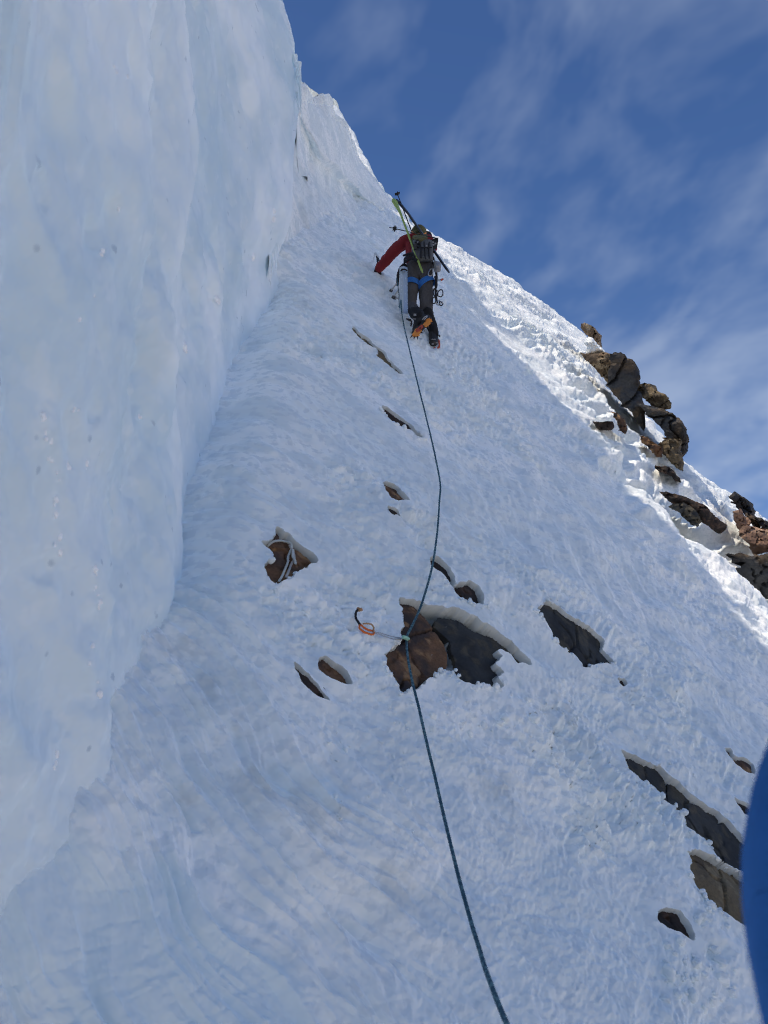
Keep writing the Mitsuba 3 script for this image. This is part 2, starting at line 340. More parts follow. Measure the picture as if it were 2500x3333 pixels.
cols = np.r_[0, 0]
frame = np.array([(x, y) for x in (-60, 2560) for y in np.linspace(-60, 3400, 80)] + [(x, y) for y in (-60, 3400) for x in np.linspace(-60, 2560, 60)])
fr = ray(frame); ok = (fr @ N) < -.03
ang = np.arctan2(*uv(on_slope(frame[ok])).T[::-1])
A0, A1 = max(ang.min(), -.4), ang.max()
phi = np.r_[np.linspace(A0 - 1.2, A0, 40)[:-1], np.arange(A0, A1, .0022), np.linspace(A1, A1 + 1.0, 30)[1:]]
def spaced(a, b, g): return a * np.exp(np.arange(0, math.log(b / a), g))
rad = np.r_[[.02, .1, .2, .3, .4, .5], spaced(.55, 8.5, .0036), spaced(8.5, 30, .0072), [31, 33, 36, 40, 50, 70]]
def nearest(q, poly):
    best = np.full(len(q), 1e9); out = q.copy()
    for p0, p1 in zip(poly, np.roll(poly, -1, 0)):
        e = p1 - p0; t = np.clip(((q - p0) @ e) / (e @ e + 1e-15), 0, 1)
        c = p0 + t[:, None] * e; d = np.linalg.norm(q - c, axis=1)
        m = d < best; best = np.where(m, d, best); out[m] = c[m]
    return out
PITS = []
def snap_holes(q):
    """grid points next to a hole's outline move onto it, so that the rim is crisp"""
    for k, (name, (poly, dep)) in enumerate(HOLES.items()):
        pu = jag(uv(on_snow(poly)[0]), .0045, .018, 100 + k)
        m = np.where(np.all((q > pu.min(0) - .15) & (q < pu.max(0) + .15), 1))[0]
        sd = seg_dist(q[m], pu)
        full = np.full(len(q), np.nan); full[m] = sd; full = full.reshape(R.shape); on = np.zeros(R.shape, bool)
        for A, B in ((np.s_[:-1, :], np.s_[1:, :]), (np.s_[:, :-1], np.s_[:, 1:]), (np.s_[:-1, :-1], np.s_[1:, 1:])):
            fa, fb = full[A], full[B]
            cross = fa * fb < 0; near_a = np.abs(fa) < np.abs(fb)
            on[A] |= cross & near_a; on[B] |= cross & ~near_a
        on = on.ravel()[m]
        q[m[on]] = nearest(q[m[on]], pu)
        sd[on] = 0
        PITS.append((m, sd, on, dep))
def hole_cut(q, h):
    for m, sd, on, dep in PITS:
        rim = np.exp(-np.maximum(-sd, 0) / .035) * .012 * (.4 + noise(np.c_[q[m] * 14, 0 * sd], 5))
        ins = (sd > 0) & ~on
        base = slope_base(q[m]); h[m] = base + (h[m] - base) * (1 - .85 * np.exp(-(sd / .04) ** 2))      # the melted rim is smooth
        PIT_MASK[m] = np.maximum(PIT_MASK[m], np.where(ins, 1.0, np.where(on, .6, 0)))
        h[m] = np.where(ins, h[m] - dep * .48, h[m] + rim)
    for poly, dep, soft in HOLLOWS:
        pu = uv(on_snow(poly)[0])
        m = np.all((q > pu.min(0) - .2) & (q < pu.max(0) + .2), 1)
        if m.any():
            h[m] -= dep * sstep(-soft * .3, soft, seg_dist(q[m], pu))
    return h
R, F = np.meshgrid(rad, phi, indexing='ij')
Q = np.stack([R * np.cos(F), R * np.sin(F)], -1).reshape(-1, 2)
snap_holes(Q)
PIT_MASK = np.zeros(len(Q))
H = hole_cut(Q, slope_height(Q))
def grid_faces(nr, nc):
    i = np.arange(nr * nc).reshape(nr, nc)
    return np.stack([i[:-1, :-1].ravel(), i[:-1, 1:].ravel(), i[1:, 1:].ravel(), i[1:, :-1].ravel()], 1)
GF = grid_faces(len(rad), len(phi))
pit = (PIT_MASK[GF] > .9).any(1)
PV = from_uv(Q, H)
def part_of(v, f):
    k, i = np.unique(f, return_inverse=True); return v[k], i.reshape(f.shape)
put('snow_slope', part_of(PV, GF[~pit]), 'snow', smooth=True, kind='structure',
    label='steep shaded snow slope with wind-carved sunlit shoulder along the skyline')
pv, pf = part_of(np.c_[PV, PIT_MASK], GF[pit])
g = fbm(pv[:, :3] * 14, 3, 61)[:, None]; rimc = np.array([.60, .655, .665]) * (.85 + .3 * g); lowc = np.array([.20, .225, .22]) * (.6 + .8 * g)  # pale grey at the rim, darker grey towards the pit bottom
put('pit_wall', (pv[:, :3], pf), 'pit_wall_grey', parent='snow_slope', smooth=True, kind='stuff', color=np.clip(np.where(pv[:, 3:] > .9, lowc, rimc), 0, 1))
print('slope', Q.shape, A0, A1)

# ------------------------------------------------------------------ the ice wall at the left
foot = (WALL_FOOT + np.array([-.13, 0, 0]) * sstep(2.0, 4.6, np.hypot(*WALL_UV.T))[:, None])[np.argsort(WALL_FOOT[:, 2])]
ZK = 6.15 * K                                         # where the wall turns its corner
fz, fx, fy = foot[:, 2], foot[:, 0], foot[:, 1]
xs = PchipInterpolator(np.r_[-8, 0.2, fz[fz < ZK - .3], ZK, ZK + 1.2, 25], np.r_[-1.0, -.72, fx[fz < ZK - .3], -.138 * ZK, -.160 * (ZK + 1.2), -.20 * 25])
ys = PchipInterpolator(np.r_[-8, 0.2, fz, 25], np.r_[-8, -2.5, fy, 9.0])
# outline of the corner against the sky, pixel rows and how far right the wall reaches there
ek = disp((560,-300),(585,-80),(611,0),(628,60),(640,130),(650,200),(645,260),(637,360),(634,440),(622,500),(600,545),(590,572))
ek_y = (1666.5 - ek[::-1, 1]) / FPX; ek_x = (ek[::-1, 0] - 1250) / FPX
corner = PchipInterpolator(ek_y, ek_x)
s_ = SUN
tops = []
for P in SHADE_P:                                      # the cliff's upper edge throws the shadow's edge: find the height it must have
    lam = 8.0
    for _ in range(40):
        zz = P[2] + lam * s_[2]
        lam = (float(xs(min(zz, 24))) - .25 - P[0]) / s_[0]
    tops.append((P[2] + lam * s_[2], P[1] + lam * s_[1]))
tops = np.array(sorted(tops))
print('tops', np.round(tops, 2).tolist())
def top_of(z):
    return np.interp(z, tops[:, 0], tops[:, 1]) - .75
zw = np.r_[-8, -5, -3, -1.5, -.6, 0, .15, spaced(.3, 1.0, .03), spaced(1.0, ZK + 1.6, .0062), np.linspace(ZK + 1.7, 24, 60)]
tau = np.r_[np.linspace(-.5, -.12, 12)[:-1], np.arange(-.12, 1.45, .0034)]
ZZ, TT = np.meshgrid(zw, tau, indexing='ij')
zr = np.maximum(ZZ, 1.0)
topz = top_of(ZZ[:, :1])
YY = ys(ZZ) + zr * np.where(TT > 0, TT * np.minimum(1, .96 * (topz - ys(ZZ)) / (1.45 * zr)), TT)
extra = 30
ex = np.linspace(0, 1, extra + 1)[1:]
Y2 = YY[:, -1:] + (topz - YY[:, -1:]) * ex
YY = np.hstack([YY, Y2])
ZZ = np.repeat(zw[:, None], YY.shape[1], 1)
def wall_x(z, y):
    base = xs(z) + 0 * y
    up_ = np.maximum(y - ys(z), 0)
    p = np.stack([z, y, 0 * z], -1)
    # corner: follow the outline seen against slope and sky
    yr = np.clip(y / np.maximum(z, .5), ek_y[0], ek_y[-1])
    cz = np.exp(-((z - ZK) / 1.1) ** 2)
    over = y / np.maximum(z, .5) > ek_y[0]
    over = sstep(ek_y[0] - .035, ek_y[0] + .03, y / np.maximum(z, .5))
    base = base + over * cz * (corner(yr) * ZK - xs(np.full_like(z, ZK)))
    amp = sstep(.0, .5, up_)
    d = (fbm(p * [.55, .6, 1], 3, 51) - .5) * .26 * amp * sstep(.5, 2.5, z) * (1 - .7 * np.exp(-((z - ZK) / .8) ** 2))
    d += (fbm(np.stack([z * 2.6 + .3 * y, y * .55, 0 * z], -1), 3, 52) - .5) * .065 * amp * (1 - .6 * np.exp(-((z - ZK) / .9) ** 2))
    d += (fbm(np.stack([z * 1.4 - y * .9, y * 3.2 + z * 2.4, 0 * z], -1), 4, 53) - .52) * .15 * amp * (1 - .75 * np.exp(-((z - ZK) / .9) ** 2))
    d += np.minimum(up_, 3) * (.17 * np.exp(-(z / 1.9) ** 2) - .03 * sstep(2.5, 4.5, z) * (1 - sstep(4.5, 5.8, z)))
    d += (fbm(p * [5, 5, 1], 3, 54) - .5) * .04
    d += (fbm(p * [17, 17, 1], 3, 55) - .5) * .020
    pit = noise(p * [9, 9, 1] + 3, 56)
    d -= .012 * sstep(.80, .92, pit)
    # the rounded ribs near the lens, rough with clear ice
    for zc, wd, a in ((1.72, .14, .035), (2.35, .26, .05)):
        zc2 = zc * K + .05 * np.sin(y * 2.1)
        d += a * np.exp(-((z - zc2) / wd) ** 2)
    rib = np.exp(-((z - 1.78 * K - .06 * np.sin(y * 2.1)) / .09) ** 2) + .6 * np.exp(-((z - 2.2 * K) / .12) ** 2)
    d += rib * (fbm(p * [30, 22, 1], 3, 57) - .5) * .035
    return base + d
XX = wall_x(ZZ, YY)
Pw = np.stack([XX, YY, ZZ], -1)
back = Pw[:, -1:, :] + np.array([[[-.15, .12, 0]], [[-.6, .3, 0]], [[-6, .8, 0]]]).transpose(1, 0, 2)   # its level top, running back
Pw = np.concatenate([Pw, back], 1)
endc = Pw[-1:, :, :] + np.array([-4.0, 0, 1.0]); Pw = np.concatenate([Pw, endc], 0)
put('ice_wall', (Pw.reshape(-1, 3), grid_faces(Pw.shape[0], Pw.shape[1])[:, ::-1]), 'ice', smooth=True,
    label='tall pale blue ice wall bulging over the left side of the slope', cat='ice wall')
print('wall', Pw.shape)

# ------------------------------------------------------------------ scooped snow wall behind the climber
sb = disp((570,600),(640,528),(700,498),(760,478),(810,464),(850,456),(885,470))
st_ = disp((600,100),(652,184),(700,212),(745,278),(775,336),(805,388),(850,432))
st_[-1] = disp((880, 462))[0]; st_[-2] = disp((848, 428))[0]
ss = np.linspace(0, 1, len(sb))
fine_s = np.linspace(0, 1, 260)
B2 = PchipInterpolator(ss, sb)(fine_s); T2 = PchipInterpolator(ss, st_)(fine_s)
Bz = on_slope(B2, -.05)[:, 2]
tt = np.r_[np.linspace(-.15, 0, 6)[:-1], np.linspace(0, 1, 150)]
lip = np.interp(tt, [-.15, 0, .25, .5, .62, .85, 1.0], [-.004, 0, .02, .035, .045, .085, .14])
pts = []
for k, t in enumerate(tt):
    im = B2 + (T2 - B2) * t
    te = PchipInterpolator(ss, [.95, .8, .5, .38, .15, .02, 0])(fine_s)
    rec = .085 * sstep(0, 1, t / np.maximum(te, .02)) * (1 - sstep(-.05, .09, t - te)) * sstep(.02, .2, te)
    z = Bz * (1 + np.maximum(lip[k], 0) * .9 + rec)
    pts.append(ray(im) * z[:, None])
pts = np.array(pts)
tot = np.linspace(0, 1, 12)[1:]
top_row = pts[-1]
for t in tot:
    pts = np.concatenate([pts, (top_row + np.array([.05, -.55 * t ** 2 * 1.2 + .05 * t, 1.4 * t]))[None]], 0)
qn = pts.reshape(-1, 3)
tv = np.repeat(np.r_[tt, np.full(len(tot), 1.0)], pts.shape[1]); sv_ = np.tile(fine_s, pts.shape[0])
disp_ = (fbm(qn * 1.1, 3, 71) - .5) * .5 * np.clip(tv, 0, 1) * (1 - sv_ * .7) + (fbm(qn * 4.5, 3, 72) - .5) * (.09 - .06 * sstep(.4, .7, tv))
disp_ += (fbm(np.stack([qn[:, 0] * 6, qn[:, 1] * 1.2, qn[:, 2] * 2], -1), 3, 73) - .5) * .30 * (1 - sstep(-.06, .05, tv - np.tile(te, pts.shape[0]))) * (1 - sv_)
qn = qn + disp_[:, None] * np.array([.55, .15, -.8])
put('snow_cornice', (qn, grid_faces(pts.shape[0], pts.shape[1])), 'snow', smooth=True,
    label='scooped snow wall with a sunlit rim between the ice wall and the climber', cat='snow wall')

# ------------------------------------------------------------------ icicles
def cone_line(P0, P1, r0, r1, n=8, rings=10, wob=.15, seed=0):
    r = np.random.default_rng(seed)
    P0, P1 = np.array(P0, float), np.array(P1, float)
    d = P1 - P0; L = np.linalg.norm(d); d /= L
    a = np.cross(d, [0, 0, 1.0]); a /= np.linalg.norm(a); b = np.cross(d, a)
    v = []
    for i in range(rings):
        t = i / (rings - 1); rad_ = (r0 + (r1 - r0) * t ** .8) * (1 + wob * r.normal())
        c = P0 + d * L * t + (a * r.normal() + b * r.normal()) * r0 * .06
        for k in range(n):
            th = 2 * math.pi * k / n
            v.append(c + rad_ * (a * math.cos(th) + b * math.sin(th)))
    f = []
    for i in range(rings - 1):
        for k in range(n):
            f.append([i * n + k, i * n + (k + 1) % n, (i + 1) * n + (k + 1) % n, (i + 1) * n + k])
    v += [P0, P1]; m = len(v)
    f = np.array(f); f = np.vstack([f[:, [0, 1, 2]], f[:, [0, 2, 3]]])
    caps = [[m - 2, (k + 1) % n, k] for k in range(n)] + [[m - 1, (rings - 1) * n + k, (rings - 1) * n + (k + 1) % n] for k in range(n)]
    return np.array(v), np.vstack([f, caps])
for k, (a, b, w, zf) in enumerate([((636,120),(643,185),7,.975), ((646,135),(651,262),6,.965), ((641,200),(645,240),4,.97), ((632,215),(634,268),4,.97),
                                   ((588,548),(590,592),4,.925), ((594,540),(596,585),3,.93), ((600,528),(601,560),2.6,.93), ((583,560),(584,590),2.6,.92)]):
    z = ZK * zf
    P0, P1 = ray(disp(a))[0] * z, ray(disp(b))[0] * z
    put('icicle', cone_line(P0, P1, w * z / 1670, .002, seed=k), 'ice', parent='ice_wall', smooth=40)

# white lumps added to stand in for glints on the wall
def on_wall(p):
    r = ray(np.asarray(p, float)); z = np.full(len(r), 2.0)
    for _ in range(60):
        z = .6 * z + .4 * np.clip(wall_x(z, r[:, 1] * z) / r[:, 0], .4, 7.5)
    return r * z[:, None]
glint_px = [(105,950),(110,992),(118,1012),(125,1042),(122,1078),(118,1112),(128,1170),(130,1195),(205,1240),(208,1266),(197,1277),(215,1302),(200,1400),(190,1440),(205,1482),(210,1502),(125,1635),(118,1652),(80,2080),(95,2086),(40,2200),(30,2150),(175,695),(275,165),(250,150),(205,650),(225,550),(260,455),(590,470),(470,640),(400,760),(300,900),(545,560),(95,905),(150,1010),(185,1010),(160,880)]
rr2 = np.random.default_rng(4); lumps_ = []
for c in on_wall(disp(*glint_px)):
    for _ in range(rr2.integers(1, 4)):
        b = trimesh.creation.icosphere(2, 1.0); v = np.array(b.vertices)
        v = v * (1 + .7 * (noise(v * 2.1 + rr2.uniform(0, 50, 3), 3) - .5))[:, None] * rr2.uniform(.0014, .0034) * c[2] * np.array([1, rr2.uniform(1, 1.9), 1])
        lumps_.append((v + c + rr2.normal(size=3) * .004 * c[2] * np.array([.2, 1, 1]), np.array(b.faces)))
lv = np.vstack([v for v, f in lumps_]); lf = np.vstack([f + 162 * i for i, (v, f) in enumerate(lumps_)])
plain('glint_white', (.93, .94, .95), .35)
put('glint_lump', (lv, lf), 'glint_white', parent='ice_wall', smooth=True, kind='stuff')

# ------------------------------------------------------------------ rocks
def inside_grid(poly, step):
    lo, hi = poly.min(0), poly.max(0)
    g = np.stack(np.meshgrid(np.arange(lo[0], hi[0], step), np.arange(lo[1], hi[1], step)), -1).reshape(-1, 2)
    r = np.random.default_rng(5); g = g + r.uniform(-.3, .3, g.shape) * step
    return g[seg_dist(g, poly) > step * .55]
def rock_mesh(poly, front, step, deep, frame, back=None):
    """A closed stone over the 2-D outline poly: front(q, sd) its face, extruded back by deep with a ragged back. frame(q, h) -> points."""
    bd = jag(poly, step * .25, step * 1.1, 3)
    g = inside_grid(bd, step)
    q = np.vstack([bd, g]); nb = len(bd)
    tri = Delaunay(q).simplices
    cen = q[tri].mean(1)
    tri = tri[seg_dist(cen, bd) > 0]
    a, b, c = q[tri[:, 0]], q[tri[:, 1]], q[tri[:, 2]]
    flip = ((b[:, 0] - a[:, 0]) * (c[:, 1] - a[:, 1]) - (b[:, 1] - a[:, 1]) * (c[:, 0] - a[:, 0])) < 0
    tri[flip] = tri[flip][:, ::-1]
    sd = np.maximum(seg_dist(q, bd), 0); sd[:nb] = 0
    hf = front(q, sd)
    cq = q.mean(0)
    qb = cq + (q - cq) * .9
    hb = np.full(len(q), hf.min() - deep) + (noise(np.c_[q * 3 / (step * 8), 0 * sd], 4) - .5) * deep * .3
    v = np.vstack([frame(q, hf), (back or frame)(qb, hb)]); n = len(q)
    f = [tri, tri[:, ::-1] + n]
    # rim wall, following the order of boundary edges
    e = np.vstack([tri[:, [0, 1]], tri[:, [1, 2]], tri[:, [2, 0]]])
    es = {tuple(x) for x in e}
    be = np.array([x for x in es if (x[1], x[0]) not in es])
    f += [np.stack([be[:, 1], be[:, 0], be[:, 0] + n], 1), np.stack([be[:, 1], be[:, 0] + n, be[:, 1] + n], 1)]
    return v, np.vstack(f)
def facets(seed, size, amp, edge, dome, cracks=1, layers=0.0):
    """fractured face: tilted planes that meet in edges, cracks, a rounded rim"""
    memo = {}
    def f(q, sd):
        r = np.random.default_rng(seed)
        c = memo.setdefault('c', (q.min(0) + q.max(0)) / 2); p = q - c
        pts_ = r.uniform(-1, 1, (7, 2)) * size
        h = np.full(len(q), 1e9)
        for pk in pts_:
            g = r.normal(size=2) * amp / size
            h = np.minimum(h, (p - pk) @ g + r.uniform(0, amp * .5))
        h = np.clip(h, -1.2 * amp, amp)
        # broken blocks: steps between voronoi cells
        cells = r.uniform(-1, 1, (6, 2)) * size * 1.1; st2 = r.uniform(-.35, .35, 6) * amp
        dd = np.linalg.norm((p + (noise(np.c_[p / size * 4, 0 * sd], seed)[:, None] - .5) * size * .35)[:, None] - cells, axis=2)
        o = np.argsort(dd, 1); gap = np.take_along_axis(dd, o[:, 1:2], 1)[:, 0] - dd.min(1)
        h = h + st2[o[:, 0]] * .8
        if cracks: h = h - max(amp * .9, .02 if size < .6 else 0) * np.exp(-(gap / (size * .03)) ** 2)
        h = h + (fbm(np.c_[p / size * 3.0, 0 * sd], 4, seed) - .5) * amp * .8
        h = h + (fbm(np.c_[p / size * 14, 0 * sd], 2, seed + 1) - .5) * amp * .14
        h = h - memo.setdefault('top', np.quantile(h, .75))
        return h + dome * (1 - np.exp(-sd / edge)) - dome * .7
    return f
FACE = {}
def pit_rock(name, outline, D, mat, label, cat='rock', seed=0, amp=.025, dome=.03, grow=0.0, step=.011, group=None, cracks=1):
    """a stone in a hole of the snow; outline in photo pixels at the depth D below the snow"""
    sq = ray(outline)[:, :2] * on_slope(outline)[:, 2].mean()
    from shapely.geometry import Polygon
    mr = np.array(Polygon(sq).minimum_rotated_rectangle.exterior.coords)
    D = D * min(np.linalg.norm(mr[1] - mr[0]), np.linalg.norm(mr[2] - mr[1])) if D < 0 else D; D = abs(D)
    amp, dome = min(amp, max(D * .6, .012)), min(dome, D * .4)
    poly = uv(on_snow(outline, -D)[0])
    if grow:
        sgn = 1
        from shapely.geometry import Polygon
        g = Polygon(poly).buffer(grow, join_style=2)
        poly = np.array(g.exterior.coords)[:-1]
    size = np.ptp(poly, 0).max() / 2
    fc = facets(seed, size, amp, .03, dome, cracks)
    m = rock_mesh(poly, fc, step, .16, lambda q, h: from_uv(q, slope_base(q) - D + h))
    FACE[seed] = lambda q: slope_base(q) - D + fc(np.vstack([q, poly]), np.r_[np.maximum(seg_dist(q, poly), 0), np.zeros(len(poly))])[:len(q)]
    return put(name, m, mat, smooth=28, label=label, cat=cat, group=group)
brown = c1((290,560),(430,560),(520,650),(600,740),(700,860),(775,960),(800,1100),(790,1200),(740,1270),(700,1330),(560,1480),(420,1530),(300,1520),(210,1400),(90,1100),(200,980),(310,900))
pit_rock('boulder', brown, .022, 'rock_brown', 'rusty brown cracked boulder in the snow, crossed by the rope', 'boulder', 11, .04, .02, step=.008)
slate_c = c1((650,790),(700,700),(900,740),(1050,840),(1180,880),(1250,860),(1420,1000),(1650,1200),(1400,1500),(1100,1470),(930,1450),(880,1300),(860,1150),(800,950))
pit_rock('rock_slab', slate_c, .026, 'rock_slate', 'dark grey slab with jagged snow edge, right of the brown boulder', 'rock', 12, .03, .03, step=.008, cracks=0)
pit_rock('rock', HOLES['upper'][0], -0.17, 'rock_dark', 'dark rock in a narrow snow slot just above the brown boulder', 'rock', 13, .02, .01)
sling_rock = pit_rock('boulder', c2((330,150),(290,270),(160,280),(220,400),(180,560),(230,760),(350,830),(480,760),(600,660),(780,560),(700,480),(560,380),(460,270)), .016, 'rock_brown', 'brown and black rock with a grey sling looped round it', 'boulder', 14, .03, .015, step=.008)
pit_rock('rock', HOLES['low_a'][0], -0.14, 'rock_dark', 'thin brown rock sliver in the snow, lower left of the boulder', 'rock', 15, .015, .01, .02)
pit_rock('rock', HOLES['low_b'][0], -0.20, 'rock_brown', 'small brown rock at the back of a snow pocket left of the boulder', 'rock', 16, .015, .01, .02)
pit_rock('rock_slab', HOLES['slate'][0], -0.08, 'rock_slate', 'long dark slab lying alone in the snow, right of the boulders', 'rock', 17, .022, .015, .03)
pit_rock('rock', HOLES['pebble'][0], -0.20, 'rock_dark', 'tiny dark stone right below the long lone slab', 'rock', 18, .01, .01, .02)
pit_rock('rock', HOLES['dimple'][0], -0.40, 'rock_dark', 'tiny dark stone deep in a round dimple below the jagged slab', 'rock', 19, .008, .01, .02)
pit_rock('rock', HOLES['thin'][0], -0.10, 'rock_tan', 'winding thin tan rock edge in the snow below the climber', 'rock', 20, .02, .01, .03)
pit_rock('rock', HOLES['slit'][0], -0.24, 'rock_dark', 'black rock at the bottom of a leaf-shaped snow slit left of the rope', 'rock', 21, .02, .01, .03)
pit_rock('rock', HOLES['small_a'][0], -0.16, 'rock_brown', 'small brown rock in the upper of two little snow pockets by the rope bend', 'rock', 22, .02, .01, .02)
pit_rock('rock', HOLES['small_b'][0], -0.20, 'rock_dark', 'dark rock sliver in the lower of two little snow pockets by the rope bend', 'rock', 23, .01, .01, .02)
ra = HOLES['right_a'][0]
pit_rock('rock_slab', np.vstack([ra[:8], ra[22:]]), .025, 'rock_slate', 'upper dark slab of the rock band beside the blue sleeve', 'rock', 24, .03, .02, .02, step=.009)
pit_rock('rock_slab', ra[7:22], .022, 'rock_slate', 'long dark slab of the rock band, its right end behind the blue sleeve', 'rock', 25, .03, .02, .02, step=.009)
pit_rock('rock_slab', HOLES['right_b'][0], .02, 'rock_tan', 'tan flat-faced block below the dark slabs beside the blue sleeve', 'rock', 26, .02, .02, .02, step=.009)
pit_rock('rock', HOLES['right_c'][0], -0.15, 'rock_dark', 'dark maroon rock in the snow at lower right, left of the tan block', 'rock', 27, .012, .012, .02)
pit_rock('rock', HOLES['right_d'][0], -0.20, 'rock_brown', 'small brown rock near the right edge above the rock band', 'rock', 28, .015, .01, .02)
pit_rock('rock', HOLES['right_e'][0], -0.20, 'rock_dark', 'thin black rock edge touching the outline of the blue sleeve', 'rock', 29, .01, .01, .02)

SKYLINE = {}
def crag(name, outline, mat, label, cat='rock', seed=0, amp=.14, thick=.8, z=None, sink=.0, tilt=(0.1, -.15), step=None, dome=None, group=None):
    """a free-standing rock: the outline's base stands on the slope; real depth behind the visible face"""
    cz = np.percentile(on_slope(outline)[:, 2][(ray(outline) @ N) < -.05], 35) if z is None else z
    c = ray(outline.mean(0)) * cz
    ex = np.array([1.0, 0, tilt[0]]); ey = np.array([0, 1.0, tilt[1]])
    nf = np.cross(ex, ey); nf /= np.linalg.norm(nf)          # away from the eye
    if nf[2] > 0: nf = -nf
    def hit(o):
        r = ray(o); return r * ((c @ nf) / (r @ nf))[:, None]
    P = hit(outline); ex2 = ex / np.linalg.norm(ex); ey2 = np.cross(nf, ex2); ey2 *= np.sign(ey2[1])
    poly = np.stack([(P - c) @ ex2, (P - c) @ ey2], -1)
    size = np.ptp(poly, 0).max() / 2
    step = step or max(size / 26, .02)
    fr_ = lambda q, h: c + q[:, :1] * ex2 + q[:, 1:2] * ey2 + np.asarray(h)[:, None] * nf
    m = rock_mesh(poly, facets(seed, size, amp * 1.5, size * .10, dome if dome is not None else size * .12), step, thick, fr_, lambda q, h: c + q[:, :1] * ex2 + q[:, 1:2] * ey2 + np.asarray(h)[:, None] * (-c / np.linalg.norm(c)))
    key = put(name, m, mat, smooth=18, label=label, cat=cat, group=group); SKYLINE[key] = 1
    return key
crag('crag', c4((110,90),(190,85),(300,125),(350,190),(410,245),(400,320),(415,410),(420,470),(330,420),(290,330),(230,270),(160,220),(110,150)), 'rock_ochre', 'highest pale ochre rock on the skyline, topped by no other', 'rock', 41, .12, .7, z=15.2 * K)
crag('crag', c4((145,455),(220,480),(340,470),(450,455),(545,490),(560,600),(545,800),(560,900),(480,860),(400,740),(300,640),(200,560)), 'rock_ochre', 'ochre brown block at the left foot of the dark skyline crag', 'rock', 42, .10, .8, z=13.2 * K)
crag('crag', c4((530,470),(600,450),(720,480),(735,520),(830,545),(890,620),(915,740),(915,840),(930,950),(920,1120),(960,1250),(990,1400),(960,1480),(860,1360),(720,1220),(600,1060),(520,920),(500,760),(545,600)), 'rock_cliff', 'big rounded dark grey crag standing on the skyline', 'crag', 43, .16, 1.2, z=12.7 * K)
crag('crag', c4((935,860),(1080,860),(1110,940),(1200,1010),(1300,1120),(1295,1190),(1230,1200),(1100,1190),(1000,1100),(930,1040)), 'rock_tan', 'flat tan block balanced behind the right side of the big dark crag', 'rock', 44, .14, .8, z=12.9 * K)
crag('crag', c4((900,1110),(1000,1130),(1100,1150),(1240,1190),(1420,1310),(1470,1500),(1550,1640),(1545,1800),(1500,1850),(1430,1720),(1400,1640),(1270,1600),(1205,1440),(1130,1325),(1010,1200)), 'rock_cliff', 'long jagged dark crag sloping down the skyline right of the biggest crag', 'crag', 45, .16, 1.0, z=12.2 * K)
crag('crag', c4((1170,1620),(1260,1570),(1440,1580),(1420,1700),(1475,1920),(1460,2000),(1330,1940),(1260,1860),(1180,1760)), 'rock_tan', 'wedge-shaped brown rock below the jagged dark crag', 'rock', 46, .12, .7, z=11.4 * K)
crag('rock', c4((280,1345),(400,1360),(470,1345),(545,1350),(555,1400),(545,1460),(400,1470),(330,1430)), 'rock_dark', 'black rock lip under a snow cap in the sunlit snow', 'rock', 47, .05, .35, z=10.44 * K)
crag('rock', c4((480,1215),(560,1230),(650,1270),(700,1350),(740,1460),(720,1520),(620,1430),(590,1340),(530,1280)), 'rock_brown', 'reddish brown rock jutting from the sunlit snow beside a black lip', 'rock', 48, .07, .4, z=10.71 * K)
crag('rock', c4((890,1530),(960,1540),(1040,1600),(1120,1660),(1190,1690),(1190,1810),(1110,1810),(1040,1740),(990,1680),(920,1620)), 'rock_brown', 'brown rock strip left of the wedge-shaped rock', 'rock', 49, .07, .5, z=11.16 * K)
crag('rock', c5((235,455),(300,470),(400,470),(450,510),(490,580),(550,630),(560,680),(480,660),(420,600),(340,560),(250,520)), 'rock_dark', 'maroon rock half sunk in bright snow below the wedge-shaped rock', 'rock', 50, .06, .4, z=10.62 * K)
crag('rock_slab', c5((320,800),(480,830),(620,860),(760,920),(900,980),(960,1060),(1050,1150),(1140,1220),(1130,1280),(1060,1340),(980,1310),(900,1240),(830,1200),(720,1060),(640,960),(480,960),(410,890)), 'rock_dark', 'long black slab in the sunlit gully near the right edge', 'rock', 51, .07, .5, z=9.54 * K)
crag('rock', c5((480,960),(600,950),(690,980),(770,1080),(830,1190),(790,1250),(680,1220),(600,1140),(540,1060),(430,1000)), 'rock_slate', 'smooth dark oval rock tucked under the long black slab', 'rock', 52, .05, .4, z=9.27 * K)
crag('crag', c5((1180,860),(1290,800),(1330,840),(1480,930),(1480,980),(1525,1040),(1500,1100),(1600,1260),(1490,1300),(1440,1200),(1390,1150),(1350,1060),(1280,960)), 'rock_cliff', 'dark rough rock on the skyline at the right edge', 'rock', 53, .12, .8, z=11.07 * K)
crag('crag', c5((1215,1040),(1330,1020),(1370,1100),(1450,1160),(1430,1240),(1375,1290),(1320,1310),(1270,1250),(1240,1170)), 'rock_red', 'upper pinkish brown block of the stack at the right edge', 'rock', 54, .06, .7, z=10.44 * K)
crag('crag', c5((1330,1320),(1450,1240),(1650,1290),(1760,1300),(1780,1560),(1640,1580),(1540,1620),(1490,1590),(1430,1480),(1370,1420)), 'rock_red', 'wide pinkish brown block in the middle of the stack at the right edge', 'rock', 55, .08, .9, z=10.08 * K)
crag('crag', c5((1275,1630),(1340,1590),(1500,1640),(1659,1590),(1800,1560),(1850,2200),(1659,2200),(1500,2090),(1380,1980),(1250,1900),(1390,1800),(1420,1720),(1370,1710),(1310,1750)), 'rock_cliff', 'dark overhanging block at the foot of the stack at the right edge', 'rock', 56, .12, .9, z=9.18 * K)
crag('crag', c5((1500,1110),(1659,1170),(1800,1250),(1820,1400),(1600,1290)), 'rock_slate', 'dark block behind the pinkish stack, cut off by the right edge', 'rock', 57, .08, .6, z=10.80 * K)

